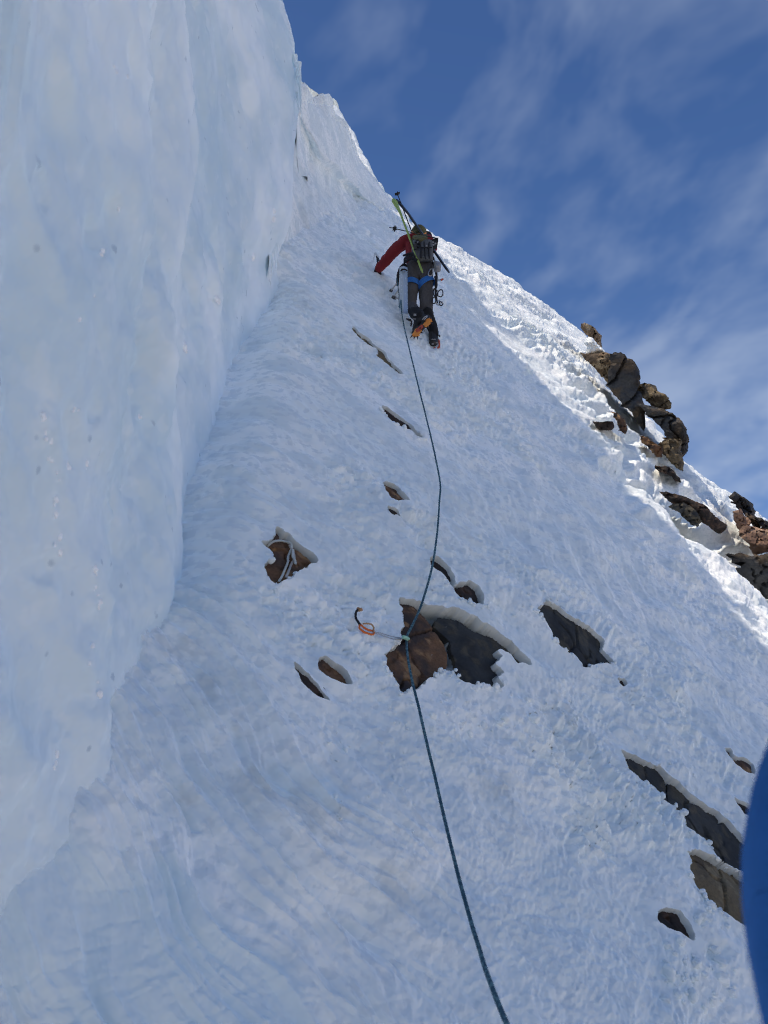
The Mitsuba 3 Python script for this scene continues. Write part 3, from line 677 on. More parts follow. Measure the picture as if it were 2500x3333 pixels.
crag('snow_patch', c4((330,1335),(350,1280),(470,1262),(480,1228),(560,1240),(540,1310),(565,1345),(470,1345),(400,1362)), 'snow', 'small cap of sunlit snow on the black rock lip', 'snow patch', 61, .02, .3, z=11.3 * .9 * K, dome=.12)
crag('snow_patch', c4((215,485),(240,390),(200,330),(225,290),(260,250),(300,300),(360,365),(440,440),(455,465),(340,475)), 'snow', 'sunlit snow lying between the highest ochre rock and the ochre block', 'snow patch', 62, .04, .5, z=13.6 * K, dome=.2)

# ------------------------------------------------------------------ crumbs of crusty snow at the rims and on the slope
rr3 = np.random.default_rng(21); spots = []
for name, (poly, dep) in HOLES.items():
    P = on_snow(poly)[0]; Qp = uv(P); c = Qp.mean(0); r = np.linalg.norm(P[:, 2].mean())
    pu = jag(Qp, .004, .02, 5)
    out = pu - c
    if name in ('right_c', 'low_a', 'low_b', 'small_a', 'small_b', 'pebble', 'dimple', 'right_d', 'right_e', 'thin'): continue
    low = out @ np.array([-.35, -1.0]) > 0                       # the lower edge, where slid snow collects
    for a in pu[low]:
        for _ in range(rr3.integers(0, 3)):
            o = a + (a - c) / np.linalg.norm(a - c) * rr3.uniform(-.004, .03) + rr3.normal(size=2) * .006
            spots.append((o, rr3.uniform(.004, .010) * (1 + .12 * r)))
for (x0, y0, x1, y1), n, big in (((1365,1650,1500,1790), 60, 1.0), ((1500,1870,1590,2010), 55, 1.1), ((1430,2040,1590,2180), 60, 1.0), ((1120,1500,1260,1600), 30, .7), ((860,1490,1120,1580), 50, .8), ((560,1270,700,1330), 25, .8), ((1100,1280,1220,1330), 16, .8), ((700,1500,900,1800), 30, .7)):
    for _ in range(n):
        p = disp((rr3.uniform(x0, x1), rr3.uniform(y0, y1)))
        spots.append((uv(on_snow(p)[0])[0], .0045 * big * math.exp(rr3.normal() * .55) * 1.6))
for name, (poly, dep) in HOLES.items():
    inn = seg_dist(np.array([a for a, b in spots]), uv(on_snow(poly)[0])) > .004
    spots = [x for x, i in zip(spots, inn) if not i]
Sq = np.array([a for a, b in spots]); Sr = np.array([b for a, b in spots])
ctr_ = from_uv(Sq, slope_height(Sq) + Sr * .25)
b0 = trimesh.creation.icosphere(2, 1.0); bv, bf = np.array(b0.vertices), np.array(b0.faces); vs_, fs_ = [], []
for k, (c, r) in enumerate(zip(ctr_, Sr)):
    v = bv * (1 + .9 * (noise(bv * 1.7 + k * 3.1, 3) - .5))[:, None] * r * rr3.uniform(.7, 1.4, 3)
    vs_.append(v + c); fs_.append(bf + k * len(bv))
put('snow_crumbs', (np.vstack(vs_), np.vstack(fs_)), 'snow', smooth=True, kind='stuff', label='crumbs of crusty snow below the rocks and on the lower slope')

# ------------------------------------------------------------------ rope
def tube(path, r, n=10, cap=True):
    P = np.asarray(path, float); m = len(P)
    t = np.gradient(P, axis=0); t /= np.linalg.norm(t, axis=1, keepdims=True)
    a = np.cross(t[0], [0.3, .2, 1.0]); a /= np.linalg.norm(a)
    r = np.broadcast_to(r, (m,)); v = []
    for i in range(m):
        a = a - (a @ t[i]) * t[i]; a /= np.linalg.norm(a); b = np.cross(t[i], a)
        th = np.arange(n) * 2 * np.pi / n
        v.append(P[i] + r[i] * (np.cos(th)[:, None] * a + np.sin(th)[:, None] * b))
    v = np.vstack(v + [P[:1], P[-1:]])
    f = []
    for i in range(m - 1):
        k = np.arange(n); k2 = (k + 1) % n
        f += [np.stack([i * n + k, i * n + k2, (i + 1) * n + k2], 1), np.stack([i * n + k, (i + 1) * n + k2, (i + 1) * n + k], 1)]
    k = np.arange(n); k2 = (k + 1) % n
    f += [np.stack([k * 0 + m * n, k2, k], 1), np.stack([k * 0 + m * n + 1, (m - 1) * n + k, (m - 1) * n + k2], 1)]
    return v, np.vstack(f)[:, ::-1]
def join(*ms):
    vs, fs, at = [], [], 0
    for m in ms:
        if hasattr(m, 'to_mesh'):
            q = m.to_mesh(); v, f = np.array(q.vert_properties[:, :3], float), np.array(q.tri_verts)
        elif isinstance(m, tuple): v, f = m
        else: v, f = np.array(m.vertices), np.array(m.faces)
        vs.append(v); fs.append(np.asarray(f) + at); at += len(v)
    return np.vstack(vs), np.vstack(fs)
def rope_fn(p, n, uvv):
    x, y, z = V(p)
    a = tnoise(x * 130, y * 130, z * 130 )
    return tmix((.035, .085, .12), (.10, .19, .22), tss(.45, .7, a))
scene['rope_sheath'] = {'type': 'twosided', 'b': principled(rope_fn, .8, specular=.2)}
rp = [(857,600,None),(862,640,None),(867,665,.36),(872,700,.26),(881,740,.20),(893,790,.17),(905,840,.15),(919,895,.13),(930,940,.11),(941,990,.09),(951,1045,.06),(949,1085,.05),(947,1120,.05),(942,1170,.05),(934,1222,.05),(921,1272,.05),(905,1320,.05),(890,1352,.045),(878,1380,.04),(879,1402,.05),(886,1450,.06),(905,1530,.09),(922,1605,.12),(940,1680,.15),(957,1755,.19),(975,1830,.24),(997,1918,.30),(1020,2000,.36),(1040,2065,.42),(1062,2130,.5),(1095,2212,.6),(1130,2300,.75)]
path = []
for x, y, h in rp:
    p = disp((x, y))[0]
    path.append(on_snow(p[None], h)[0][0] if h is not None else ray(p) * (7.45 * K))
path = np.array(path)
cs = np.r_[0, np.cumsum(np.linalg.norm(np.diff(path, axis=0), axis=1))]
path = PchipInterpolator(cs, path)(np.linspace(0, cs[-1], 400))
put('climbing_rope', tube(path, .0054, 10), 'rope_sheath', smooth=True, label='dark teal climbing rope running from the climber past the boulder to the bottom edge', cat='rope')
# ------------------------------------------------------------------ gear at the boulder
fabric('tape_black', (.02, .02, .024)); fabric('tape_grey', (.34, .34, .33), .35, 400); fabric('sling_pale', (.42, .45, .43), .35, 300)
plain('anodised_orange', (.75, .16, .03), .35, metallic=.55); plain('steel', (.42, .43, .45), .35, metallic=.9); plain('alloy', (.5, .56, .62), .42, metallic=.75)
plain('black_metal', (.03, .03, .035), .4, metallic=.5); plain('tan_plastic', (.40, .22, .10), .5); plain('mint_tape', (.30, .55, .42), .7)
cq = lambda *p: crop(1100, 1750, 2.37, *p)
def lay(p, lift): return on_snow(np.asarray(p, float), lift)[0]
def smooth_path(P, n=60, closed=False):
    P = np.asarray(P, float)
    if closed: P = np.vstack([P[-2:], P, P[:3]])
    c = np.r_[0, np.cumsum(np.linalg.norm(np.diff(P, axis=0), axis=1) + 1e-9)]
    f = PchipInterpolator(c, P)
    return f(np.linspace(c[2], c[-3], n)) if closed else f(np.linspace(0, c[-1], n))
qd = thing('quickdraw', 'orange carabiner and wire sling lying on the snow, fixed to the rope at the boulder', 'quickdraw')
put('carabiner', tube(smooth_path(lay(cq((172,668),(164,692),(192,722),(230,738),(268,747),(279,735),(272,722),(235,712),(196,690)), .035), 50, True), .0042, 8), 'anodised_orange', qd, smooth=True)
put('gate', tube(smooth_path(lay(cq((196,664),(232,663),(262,672),(276,700),(272,728)), .04), 30), .0034, 8), 'tan_plastic', qd, smooth=True)
for o in (0, 1):
    put('wire', tube(smooth_path(lay(cq((268,728 + 8*o),(320,734 + 12*o),(380,752 + 16*o),(440,768 + 14*o),(490,774 + 6*o),(515,776)), .036), 40), .0024, 6), 'steel', qd, smooth=True)
put('tape', tube(smooth_path(lay(cq((172,676),(156,650),(138,618),(136,590),(144,566),(160,554)), .035), 40), .0052, 8), 'tape_black', qd, smooth=True)
put('tape_end', cone_line(*lay(cq((156,556),(182,554)), .038), .009, .007, seed=3, wob=.05), 'tan_plastic', qd, smooth=40)
put('binding', tube(smooth_path(lay(cq((500,766),(516,770),(534,776),(544,788)), .055), 20), .0085, 8), 'mint_tape', qd, smooth=True)
# sling round the black and brown rock
def ribbon(path, wdir, w, t=.0025):
    P = np.asarray(path); d = np.gradient(P, axis=0); d /= np.linalg.norm(d, axis=1, keepdims=True)
    s = np.cross(d, wdir); s /= np.linalg.norm(s, axis=1, keepdims=True); u = np.cross(s, d)
    w = np.broadcast_to(w, (len(P),))[:, None]
    ring = [P + s * w + u * t, P - s * w + u * t, P - s * w - u * t, P + s * w - u * t]
    v = np.stack(ring, 1).reshape(-1, 3); f = []
    for i in range(len(P) - 1):
        for k in range(4):
            a, b = i * 4 + k, i * 4 + (k + 1) % 4
            f.append([a, b, b + 4, a + 4])
    f = np.array(f); f = np.vstack([f[:, [0, 1, 2]], f[:, [0, 2, 3]], [[0, 2, 1], [0, 3, 2]], [[len(v) - 4, len(v) - 3, len(v) - 2], [len(v) - 4, len(v) - 2, len(v) - 1]]])
    return v, f
def on_rock(p, seed, lift):
    q = uv(on_snow(p)[0])
    for _ in range(3): q = uv(on_slope_h(p, FACE[seed](q) + lift))
    return from_uv(q, FACE[seed](q) + lift)
sl = thing('sling', 'pale grey tape sling looped round the brown and black rock', 'sling')
put('loop', ribbon(smooth_path(on_rock(c2((262,320),(300,292),(345,278),(400,276),(450,288),(482,318),(492,380),(484,450),(462,530),(436,610),(405,680),(370,735)), 14, .016), 60), N, .0045), 'sling_pale', sl, smooth=False)
put('loop', ribbon(smooth_path(on_rock(c2((492,330),(530,400),(548,470),(520,540),(482,620),(450,690)), 14, .014), 40), N, .005), 'tape_grey', sl, smooth=False)
put('tail', ribbon(smooth_path(on_rock(c2((500,420),(530,450),(552,500),(560,540)), 14, .018), 20), N, .005), 'sling_pale', sl, smooth=False)

# ------------------------------------------------------------------ the climber
CS = 3.6875
def C(cx, cy, z): return ray(np.array([1150 + cx / CS, 580 + cy / CS])) * z * K
def PX(r, z=7.7): return r * z * K / (FPX * CS)
def ball(p, r, n=24): return m3.Manifold.sphere(float(r), n).translate([float(x) for x in p])
def bones(chains, length=.02, it=8):
    """each chain: [(point, radius), ...]; hulls between neighbours, joined and smoothed into one skin"""
    parts = []
    for ch in chains:
        b = [ball(p, r) for p, r in ch]
        parts += [m3.Manifold.batch_hull([x, y]) for x, y in zip(b, b[1:])] if len(b) > 1 else b
    m = m3.Manifold.batch_boolean(parts, m3.OpType.Add).refine_to_length(length)
    q = m.to_mesh(); t = trimesh.Trimesh(np.array(q.vert_properties[:, :3], float), np.array(q.tri_verts), process=True)
    trimesh.smoothing.filter_taubin(t, .5, .53, it)
    return t
def folds(t, amp, f, seed):
    v = np.array(t.vertices); n = np.array(t.vertex_normals)
    d = (fbm(v * [f, f * .6, f], 3, seed) - .5) * amp
    return trimesh.Trimesh(v + n * d[:, None], t.faces, process=False)
def J(cx, cy, z, r): return (C(cx, cy, z), PX(r, z))
def hull(*js): return m3.Manifold.batch_hull([ball(p, r, 16) for p, r in js])
fabric('red_cloth', (.20, .018, .022), .2); fabric('grey_cloth', (.075, .072, .075), .2); fabric('black_cloth', (.012, .012, .014), .3)
fabric('pack_cloth', (.10, .105, .112), .3); fabric('olive', (.11, .105, .05), .3); fabric('blue_tape', (.03, .14, .42), .15)
plain('skin', (.45, .28, .2), .55); plain('lime', (.27, .38, .09), .4); plain('ski_black', (.02, .02, .022), .3); plain('crampon_orange', (.75, .26, .04), .45)
plain('red_plate', (.42, .06, .03), .45); plain('boot_black', (.014, .014, .016), .5); plain('boot_grey', (.22, .22, .23), .5)
# body: one skin, mostly under the clothes
kneeL, ankL = J(704, 1520, 7.58, 50), J(772, 1640, 7.18, 44)
body = bones([
    [J(800, 668, 8.02, 60), J(800, 640, 8.05, 62)], [J(800, 668, 8.05, 40), J(795, 740, 7.95, 42)],
    [J(700, 745, 7.9, 52), J(795, 740, 7.92, 60), J(895, 765, 7.9, 52)], [J(795, 800, 7.88, 95), J(790, 990, 7.74, 88), J(800, 1110, 7.66, 92)],
    [J(690, 740, 7.9, 48), J(480, 885, 8.0, 42), J(305, 1085, 8.18, 30), J(288, 1135, 8.24, 26)],
    [J(900, 765, 7.92, 48), J(945, 835, 8.25, 42), J(905, 720, 8.6, 30), J(900, 690, 8.65, 26)],
    [J(722, 1130, 7.64, 70), kneeL, ankL, J(800, 1690, 7.12, 34)], [J(880, 1135, 7.64, 70), J(880, 1580, 7.56, 55), J(962, 1880, 7.42, 42), J(980, 1985, 7.42, 34)]], .03)
pr = put('person', body, 'skin', smooth=True, label='climber seen from behind in red jacket and grey trousers, kicking up the slope', cat='person')
arm = folds(bones([[J(690, 735, 7.9, 72), J(610, 775, 7.93, 76), J(500, 865, 7.98, 70), J(400, 975, 8.06, 64), J(315, 1080, 8.17, 52)],
    [J(905, 770, 7.92, 66), J(945, 840, 8.25, 60), J(905, 730, 8.55, 50)],
    [J(700, 745, 7.9, 74), J(800, 745, 7.92, 74), J(895, 765, 7.9, 74)], [J(720, 800, 7.88, 92), J(730, 1000, 7.74, 92)], [J(860, 800, 7.88, 92), J(860, 1000, 7.74, 92)], [J(800, 800, 7.86, 100), J(795, 1000, 7.74, 100)]], .014), .032, 17, 5)
put('jacket', arm, 'red_cloth', pr, smooth=True)
tr = folds(bones([[J(718, 1080, 7.64, 86), J(716, 1260, 7.60, 78), J(706, 1420, 7.58, 66), J(704, 1520, 7.56, 56), J(745, 1610, 7.28, 58)],
    [J(882, 1080, 7.64, 84), J(868, 1280, 7.60, 84), J(870, 1450, 7.58, 84), J(880, 1590, 7.55, 70), J(915, 1690, 7.50, 62)],
    [J(740, 1030, 7.68, 84), J(860, 1030, 7.68, 84)], [J(718, 1080, 7.64, 86), J(882, 1080, 7.64, 86)], [J(800, 1030, 7.66, 95), J(800, 1130, 7.63, 95)]], .014), .028, 16, 9)
put('trousers', tr, 'grey_cloth', pr, smooth=True)
put('gaiter', folds(bones([[J(888, 1620, 7.53, 70), J(925, 1720, 7.48, 68), J(960, 1830, 7.43, 60), J(968, 1880, 7.42, 56)]], .014), .03, 22, 3), 'black_cloth', pr, smooth=True)
put('gaiter', folds(bones([[J(720, 1580, 7.45, 62), J(755, 1625, 7.26, 74), J(790, 1660, 7.14, 70)]], .014), .03, 22, 4), 'black_cloth', pr, smooth=True)
# gloves: palm, five fingers closed on the shaft, thumb from the side
def glove(hand, wrist, r, along, seed):
    hand, wrist = np.array(hand), np.array(wrist); a = (hand - wrist); a /= np.linalg.norm(a)
    along = along / np.linalg.norm(along); o = np.cross(a, along); o /= np.linalg.norm(o)
    ch = [[(wrist, r * .95), (hand, r)], [(hand - along * r * .5, r * .8), (hand + along * r * .5, r * .8)]]
    for k in range(4):
        b = hand + along * r * (k - 1.5) * .55 + a * r * .7
        L = r * (1.0, 1.15, 1.1, .85)[k]
        p1 = b + (a * .55 + o * .5) * L; p2 = p1 + (o * .8 - a * .35) * L * .8; p3 = p2 + (-a * .9) * L * .45
        ch.append([(b, r * .34), (p1, r * .31), (p2, r * .28), (p3, r * .25)])
    t0 = hand - a * r * .3 - along * r * .9
    ch.append([(t0, r * .36), (t0 + (a * .5 + o * .6) * r, r * .32), (t0 + (a * .9 + o * 1.1 + along * .5) * r, r * .27)])
    return bones(ch, .006, 4)
shaft0, shaft1 = C(278, 935, 8.22), C(342, 1292, 8.26)
put('glove', glove(C(288, 1128, 8.22), C(306, 1088, 8.17), PX(42, 8.2), shaft1 - shaft0, 1), 'black_cloth', pr, smooth=True)
put('glove', glove(C(903, 690, 8.66), C(905, 722, 8.58), PX(42, 8.6), np.array([0, 1.0, .3]), 2), 'black_cloth', pr, smooth=True)
hb = bones([[J(785, 640, 8.02, 84), J(800, 655, 8.06, 82)], [J(770, 690, 7.98, 70), J(815, 690, 8.0, 68)]], .012)
put('helmet', folds(hb, .012, 20, 2), 'olive', pr, smooth=True)
put('helmet_strap', tube(smooth_path([C(705, 640, 7.93), C(760, 668, 7.86), C(820, 672, 7.87), C(872, 655, 7.93)], 20), PX(9), 6), 'crampon_orange', pr, smooth=True)
def band(ctr, ax, ay, h, axis, mat, name, parent, n=36, th=.004):
    """an elliptical strap round a limb: half-axes ax (vector), ay (vector)"""
    th_ = np.linspace(0, 2 * np.pi, n, endpoint=False); rows = []
    axis = axis / np.linalg.norm(axis)
    for o, e in ((-h, 0), (-h, th), (h, th), (h, 0)):
        s_ = 1 + e / np.linalg.norm(ax)
        rows.append(ctr + axis * o + s_ * (np.cos(th_)[:, None] * ax + np.sin(th_)[:, None] * ay))
    v = np.vstack(rows); f = []
    for i in range(4):
        for k in range(n):
            f.append([i * n + k, i * n + (k + 1) % n, ((i + 1) % 4) * n + (k + 1) % n, ((i + 1) % 4) * n + k])
    return put(name, (v, np.array(f)), mat, parent, smooth=40)
xh, zh = np.array([1.0, 0, 0]), np.array([0, -.3, 1.0])
upv = C(795, 1000, 7.7) - C(795, 1200, 7.65)
hz = thing('harness', 'black climbing harness with blue leg loops over the grey trousers', 'harness')
band(C(790, 1003, 7.71), PX(184) * xh, .135 * zh, PX(24), upv, 'tape_black', 'waist_belt', hz)
band(C(717, 1270, 7.6), PX(80) * np.array([1, -.22, 0]), .078 * zh, PX(33), upv, 'blue_tape', 'leg_loop', hz)
band(C(872, 1270, 7.6), PX(94) * np.array([1, .50, 0]), .092 * zh, PX(34), upv + np.array([-.12, 0, 0]), 'blue_tape', 'leg_loop', hz)
put('strap', tube(smooth_path([C(600, 1040, 7.62), C(560, 1090, 7.6), C(535, 1180, 7.6), C(530, 1290, 7.62)], 24), PX(17), 8), 'tape_black', hz, smooth=True)
put('strap', tube(smooth_path([C(955, 1010, 7.6), C(985, 1090, 7.56), C(1000, 1190, 7.55), C(985, 1300, 7.55)], 24), PX(15), 8), 'tape_black', hz, smooth=True)
# backpack
bp = thing('backpack', 'grey rucksack with black straps on the climber\'s back', 'backpack')
def rounded(js, length=.02, amp=.012, seed=1):
    m = hull(*js).refine_to_length(length); q = m.to_mesh()
    t = trimesh.Trimesh(np.array(q.vert_properties[:, :3], float), np.array(q.tri_verts), process=True)
    trimesh.smoothing.filter_taubin(t, .5, .53, 6)
    return folds(t, amp, 14, seed)
put('main_bag', rounded([J(745, 770, 7.62, 34), J(925, 775, 7.62, 34), J(915, 955, 7.52, 40), J(770, 955, 7.52, 40), J(720, 760, 7.85, 34), J(935, 770, 7.85, 30), J(930, 985, 7.7, 30), J(730, 985, 7.7, 30)], seed=3), 'pack_cloth', bp, smooth=True)
put('lid', rounded([J(735, 725, 7.66, 30), J(860, 730, 7.64, 32), J(735, 700, 7.9, 26), J(865, 700, 7.9, 28), J(790, 745, 7.58, 26)], seed=5), 'olive', bp, smooth=True)
put('side_bag', rounded([J(915, 765, 7.62, 24), J(1012, 722, 7.66, 8), J(985, 838, 7.62, 16), J(930, 840, 7.58, 22), J(1000, 790, 7.72, 12)], seed=6), 'black_cloth', bp, smooth=True)
for k, (a, b, c, w) in enumerate([((745,765),(800,800),(815,960),13), ((850,760),(855,850),(870,970),7), ((915,770),(905,860),(915,960),10), ((720,800),(820,835),(945,830),8), ((600,930),(690,900),(740,940),12), ((620,1010),(700,965),(770,985),15), ((770,745),(785,790),(800,770),16)]):
    put('strap', tube(smooth_path([C(*a, 7.56), C(*b, 7.50), C(*c, 7.46)], 20), PX(w), 6), 'tape_black', bp, smooth=True)
for x, y in ((958, 770), (985, 785), (962, 800), (775, 770), (880, 815)):
    put('buckle', trimesh.creation.box(PX(np.array([20, 14, 20]))).apply_translation(C(x, y, 7.50)), 'boot_grey', bp, smooth=False)
# skis
def slat(rows):                                       # rows: (centre, half-width vector, half-thickness vector)
    v, f = [], []
    for c, w, t in rows:
        v += [c - w - t, c + w - t, c + w + t, c - w + t]
    for i in range(len(rows) - 1):
        for k in range(4):
            a, b = i * 4 + k, i * 4 + (k + 1) % 4; f.append([a, b, b + 4, a + 4])
    n = len(v); f += [[0, 3, 2, 1], [n - 4, n - 3, n - 2, n - 1]]
    return np.array(v, float), np.array(f)
def ski(tip, tail, ztip, ztail, wtip, wtail, mat, label, bend):
    k = thing('ski', label, 'ski'); rows, rows2 = [], []
    for t in np.linspace(0, 1, 26):
        cx = tip[0] + (tail[0] - tip[0]) * t; cy = tip[1] + (tail[1] - tip[1]) * t
        w = wtip + (wtail - wtip) * min(1, (t / .22)) ** .8
        side = 1.0 if .05 < t < .95 else max(.25, math.sin(math.pi / 2 * (t / .05 if t < .5 else (1 - t) / .05)))
        zo = ztip + (ztail - ztip) * t
        c = C(cx + bend * max(0, .2 - t) / .2 * -22, cy, zo)
        half = np.array([PX(w, zo) * side, PX(w, zo) * .25 * side, .042 * side * (.5 + .5 * min(1, t / .2))])
        rows.append((c, half, np.array([.005, .003, -.003])))
        rows2.append((c + np.array([.0, 0, -.004]), half * .55, np.array([.0062, .004, -.006])))
    put('base', slat(rows), mat[0], k, smooth=False); put('top_sheet', slat(rows2[1:-1]), mat[1], k, smooth=False)
    return k
ski((500, 245), (832, 1135), 8.02, 7.40, 36, 13, ('lime', 'lime'), 'lime green ski strapped diagonally across the rucksack, tip highest', 1)
ski((540, 252), (1152, 1135), 8.10, 7.56, 20, 21, ('ski_black', 'ski_black'), 'black ski running behind the helmet down to the climber\'s right hip', 1)
put('ski__binding', trimesh.creation.box(PX(np.array([34, 60, 30]))).apply_translation(C(742, 822, 7.5)), 'boot_black', smooth=False)
# poles
def pole(a, b, za, zb, bk, label):
    k = thing('ski_pole', label, 'ski pole')
    A, B = C(*a, za), C(*b, zb); put('shaft', cone_line(A, B, PX(6), PX(7), wob=0, seed=1), 'ski_black', k, smooth=40)
    c = A + (B - A) * bk; d = (B - A) / np.linalg.norm(B - A); e = np.cross(d, [.3, .5, 1]); e /= np.linalg.norm(e); g = np.cross(d, e)
    bs = [cone_line(c, c + (e * math.cos(t) + g * math.sin(t)) * PX(36) - d * PX(8), PX(14), PX(8), n=6, wob=0, seed=2) for t in np.arange(6) * math.pi / 3]
    put('basket', join(*bs), 'boot_black', k, smooth=30)
pole((436, 590), (1010, 724), 8.0, 7.62, .12, 'black ski pole lying across the top of the rucksack, basket at the left')
pole((524, 172), (700, 640), 8.08, 8.02, .04, 'black ski pole tip sticking up beside the ski tips')
# ice axe in the left hand
ax = thing('ice_axe', 'ice axe held in the climber\'s left hand, pick against the snow', 'ice axe')
put('shaft', cone_line(shaft0, shaft1, PX(9), PX(7), wob=0), 'black_metal', ax, smooth=40)
hd = [C(x, y, 8.22) for x, y in ((300, 960), (282, 925), (266, 902), (255, 925), (246, 965), (238, 996))]
put('head', ribbon(smooth_path(hd, 24), np.array([0, 0, 1.0]), np.linspace(PX(13), PX(4), 24), .006), 'alloy', ax, smooth=False)
put('adze', slat([(C(292, 945, 8.22), np.array([PX(10), 0, .01]), np.array([0, .004, 0])), (C(312, 1000, 8.2), np.array([PX(16), 0, .02]), np.array([0, .004, 0]))]), 'black_metal', ax, smooth=False)
put('spike', cone_line(shaft1, shaft1 + (shaft1 - shaft0) * .05, PX(7), PX(2), wob=0), 'steel', ax, smooth=40)
# aluminium snow picket at the left hip: V section with holes
pk = thing('snow_picket', 'long aluminium snow stake with holes hanging at the climber\'s left hip', 'snow picket')
a0, a1 = C(602, 1072, 7.46), C(604, 1632, 7.28)
dirp = a1 - a0; Lp = np.linalg.norm(dirp); dirp /= Lp
sx = np.array([1.0, 0, 0]); sx -= (sx @ dirp) * dirp; sx /= np.linalg.norm(sx); sz = np.cross(sx, dirp); sz *= np.sign(sz[2])
wv = PX(49, 7.4)
prof = m3.CrossSection([[(-wv, .0), (0, -.028), (wv, .0), (wv, .004), (0, -.022), (-wv, .004)]])
vm = prof.extrude(Lp)
for k in range(9):
    for sgn in ((-1, 1) if k % 2 else (-1,)):
        vm = vm - m3.Manifold.cylinder(.2, PX(7), PX(7), 12, True).rotate([90, 0, 0]).translate([sgn * wv * .5, 0, Lp * (.16 + .085 * k)])
q = vm.to_mesh(); v = np.array(q.vert_properties[:, :3], float)
put('stake', (a0 + v[:, :1] * sx + v[:, 1:2] * sz + v[:, 2:] * dirp, np.array(q.tri_verts)), 'alloy', pk, smooth=False)
put('sling', tube(smooth_path([C(640, 1108, 7.42), C(600, 1092, 7.38), C(572, 1110, 7.4), C(590, 1085, 7.45), C(640, 1050, 7.6)], 24), PX(9), 6), 'tape_black', pk, smooth=True)
# ice screws at the left, carabiners and pouch at the right
def screw(a, b, z, label):
    k = thing('ice_screw', label, 'ice screw'); A, B = C(*a, z), C(*b, z)
    put('tube', cone_line(A, B, PX(8), PX(9), wob=0), 'steel', k, smooth=40)
    d = (B - A) / np.linalg.norm(B - A); e = np.cross(d, [0, 0, 1.0])
    put('hanger', slat([(B - e * PX(16), d * PX(14), np.array([0, 0, .006])), (B + e * PX(20), d * PX(18), np.array([0, 0, .006]))]), 'black_metal', k, smooth=False)
screw((522, 1262), (456, 1350), 7.56, 'upper grey ice screw hanging left of the climber\'s left hip')
screw((548, 1330), (482, 1432), 7.54, 'lower ice screw with black hanger left of the aluminium stake')
screw((545, 1440), (500, 1440), 7.52, 'short ice screw lying level below the other two')
def karabiner(c, w, h, tilt, z, mat, label, group=None):
    th = np.linspace(0, 2 * np.pi, 24, endpoint=False)
    x = np.sign(np.cos(th)) * np.abs(np.cos(th)) ** .7 * w * (1 + .25 * np.sin(th)); y = np.sin(th) * h
    P = [C(c[0] + a * math.cos(tilt) - b * math.sin(tilt), c[1] + a * math.sin(tilt) + b * math.cos(tilt), z + .01 * math.sin(t * 2)) for a, b, t in zip(x, y, th)]
    k = thing('carabiner', label, 'carabiner', group)
    put('body', tube(smooth_path(P, 40, True), PX(7), 6), mat, k, smooth=True)
    put('gate', tube([C(c[0] + w * 1.1 * math.cos(tilt), c[1] + w * 1.1 * math.sin(tilt) - h * .5, z), C(c[0] + w * 1.1 * math.cos(tilt), c[1] + w * 1.1 * math.sin(tilt) + h * .5, z)], PX(8), 6), 'steel', k, smooth=True)
karabiner((1045, 1380), 30, 42, .3, 7.5, 'black_metal', 'largest black carabiner sticking out right of the harness')
karabiner((985, 1370), 24, 46, -.2, 7.5, 'black_metal', 'black carabiner hanging close to the right thigh')
karabiner((1022, 1495), 22, 26, .9, 7.48, 'steel', 'lowest small steel carabiner at the right of the harness')
karabiner((968, 1465), 22, 38, .2, 7.49, 'black_metal', 'black carabiner left of the lowest steel one')
karabiner((930, 1130), 24, 44, .3, 7.50, 'steel', 'steel carabiner clipped high beside the waist pouch')
karabiner((1052, 1505), 18, 24, -.7, 7.48, 'black_metal', 'black carabiner at the far right end of the dangling gear')
sg = put('gear_sling', tube(smooth_path([C(980, 1180, 7.52), C(1000, 1280, 7.5), C(985, 1340, 7.49), C(995, 1440, 7.48), C(1005, 1500, 7.48)], 30), PX(14), 8), 'tape_black', smooth=True, label='black gear sling dangling below the waist pouch', cat='sling')
put('pouch', rounded([J(985, 1010, 7.5, 20), J(1035, 1020, 7.52, 20), J(1030, 1105, 7.5, 22), J(990, 1110, 7.48, 22), J(1010, 1060, 7.44, 26)], .012, .01, 9), 'boot_grey', smooth=True, label='grey pouch hanging at the climber\'s right hip', cat='pouch')
tl = thing('tool_handle', 'short stick with a dull red end poking out right of the harness', 'tool')
put('stick', cone_line(C(1005, 1222, 7.5), C(1055, 1222, 7.5), PX(5), PX(6), wob=0), 'black_metal', tl, smooth=40)
put('grip', cone_line(C(1050, 1224, 7.5), C(1082, 1208, 7.5), PX(13), PX(11), wob=.05), 'red_plate', tl, smooth=40)
# boots and crampons
bL = bones([[J(900, 1708, 7.06, 46), J(822, 1785, 7.13, 38), J(765, 1838, 7.18, 46), J(722, 1878, 7.22, 34)], [J(895, 1700, 7.08, 46), J(800, 1670, 7.16, 62)], [J(800, 1670, 7.16, 62), J(755, 1815, 7.22, 48)], [J(780, 1640, 7.18, 62), J(800, 1690, 7.14, 60)]], .012)
lb = put('boot', folds(bL, .012, 25, 6), 'boot_black', pr, smooth=True, label='left boot, its sole turned to the viewer with an orange crampon')
bR = bones([[J(955, 1870, 7.42, 54), J(960, 1960, 7.38, 48)], [J(955, 1968, 7.36, 46), J(1002, 2008, 7.46, 38)], [J(960, 1900, 7.42, 56), J(1000, 1995, 7.46, 40)]], .012)
put('boot', folds(bR, .012, 25, 7), 'boot_black', pr, smooth=True)
for x, y, z, w, h in ((965, 1935, 7.32, 26, 10), (985, 1975, 7.34, 30, 9), (955, 1990, 7.31, 12, 14), (740, 1640, 7.06, 14, 22), (730, 1690, 7.08, 20, 8)):
    put('lace', trimesh.creation.box([PX(w) * 2, PX(h), .01]).apply_translation(C(x, y, z)), 'boot_grey', pr, smooth=False)
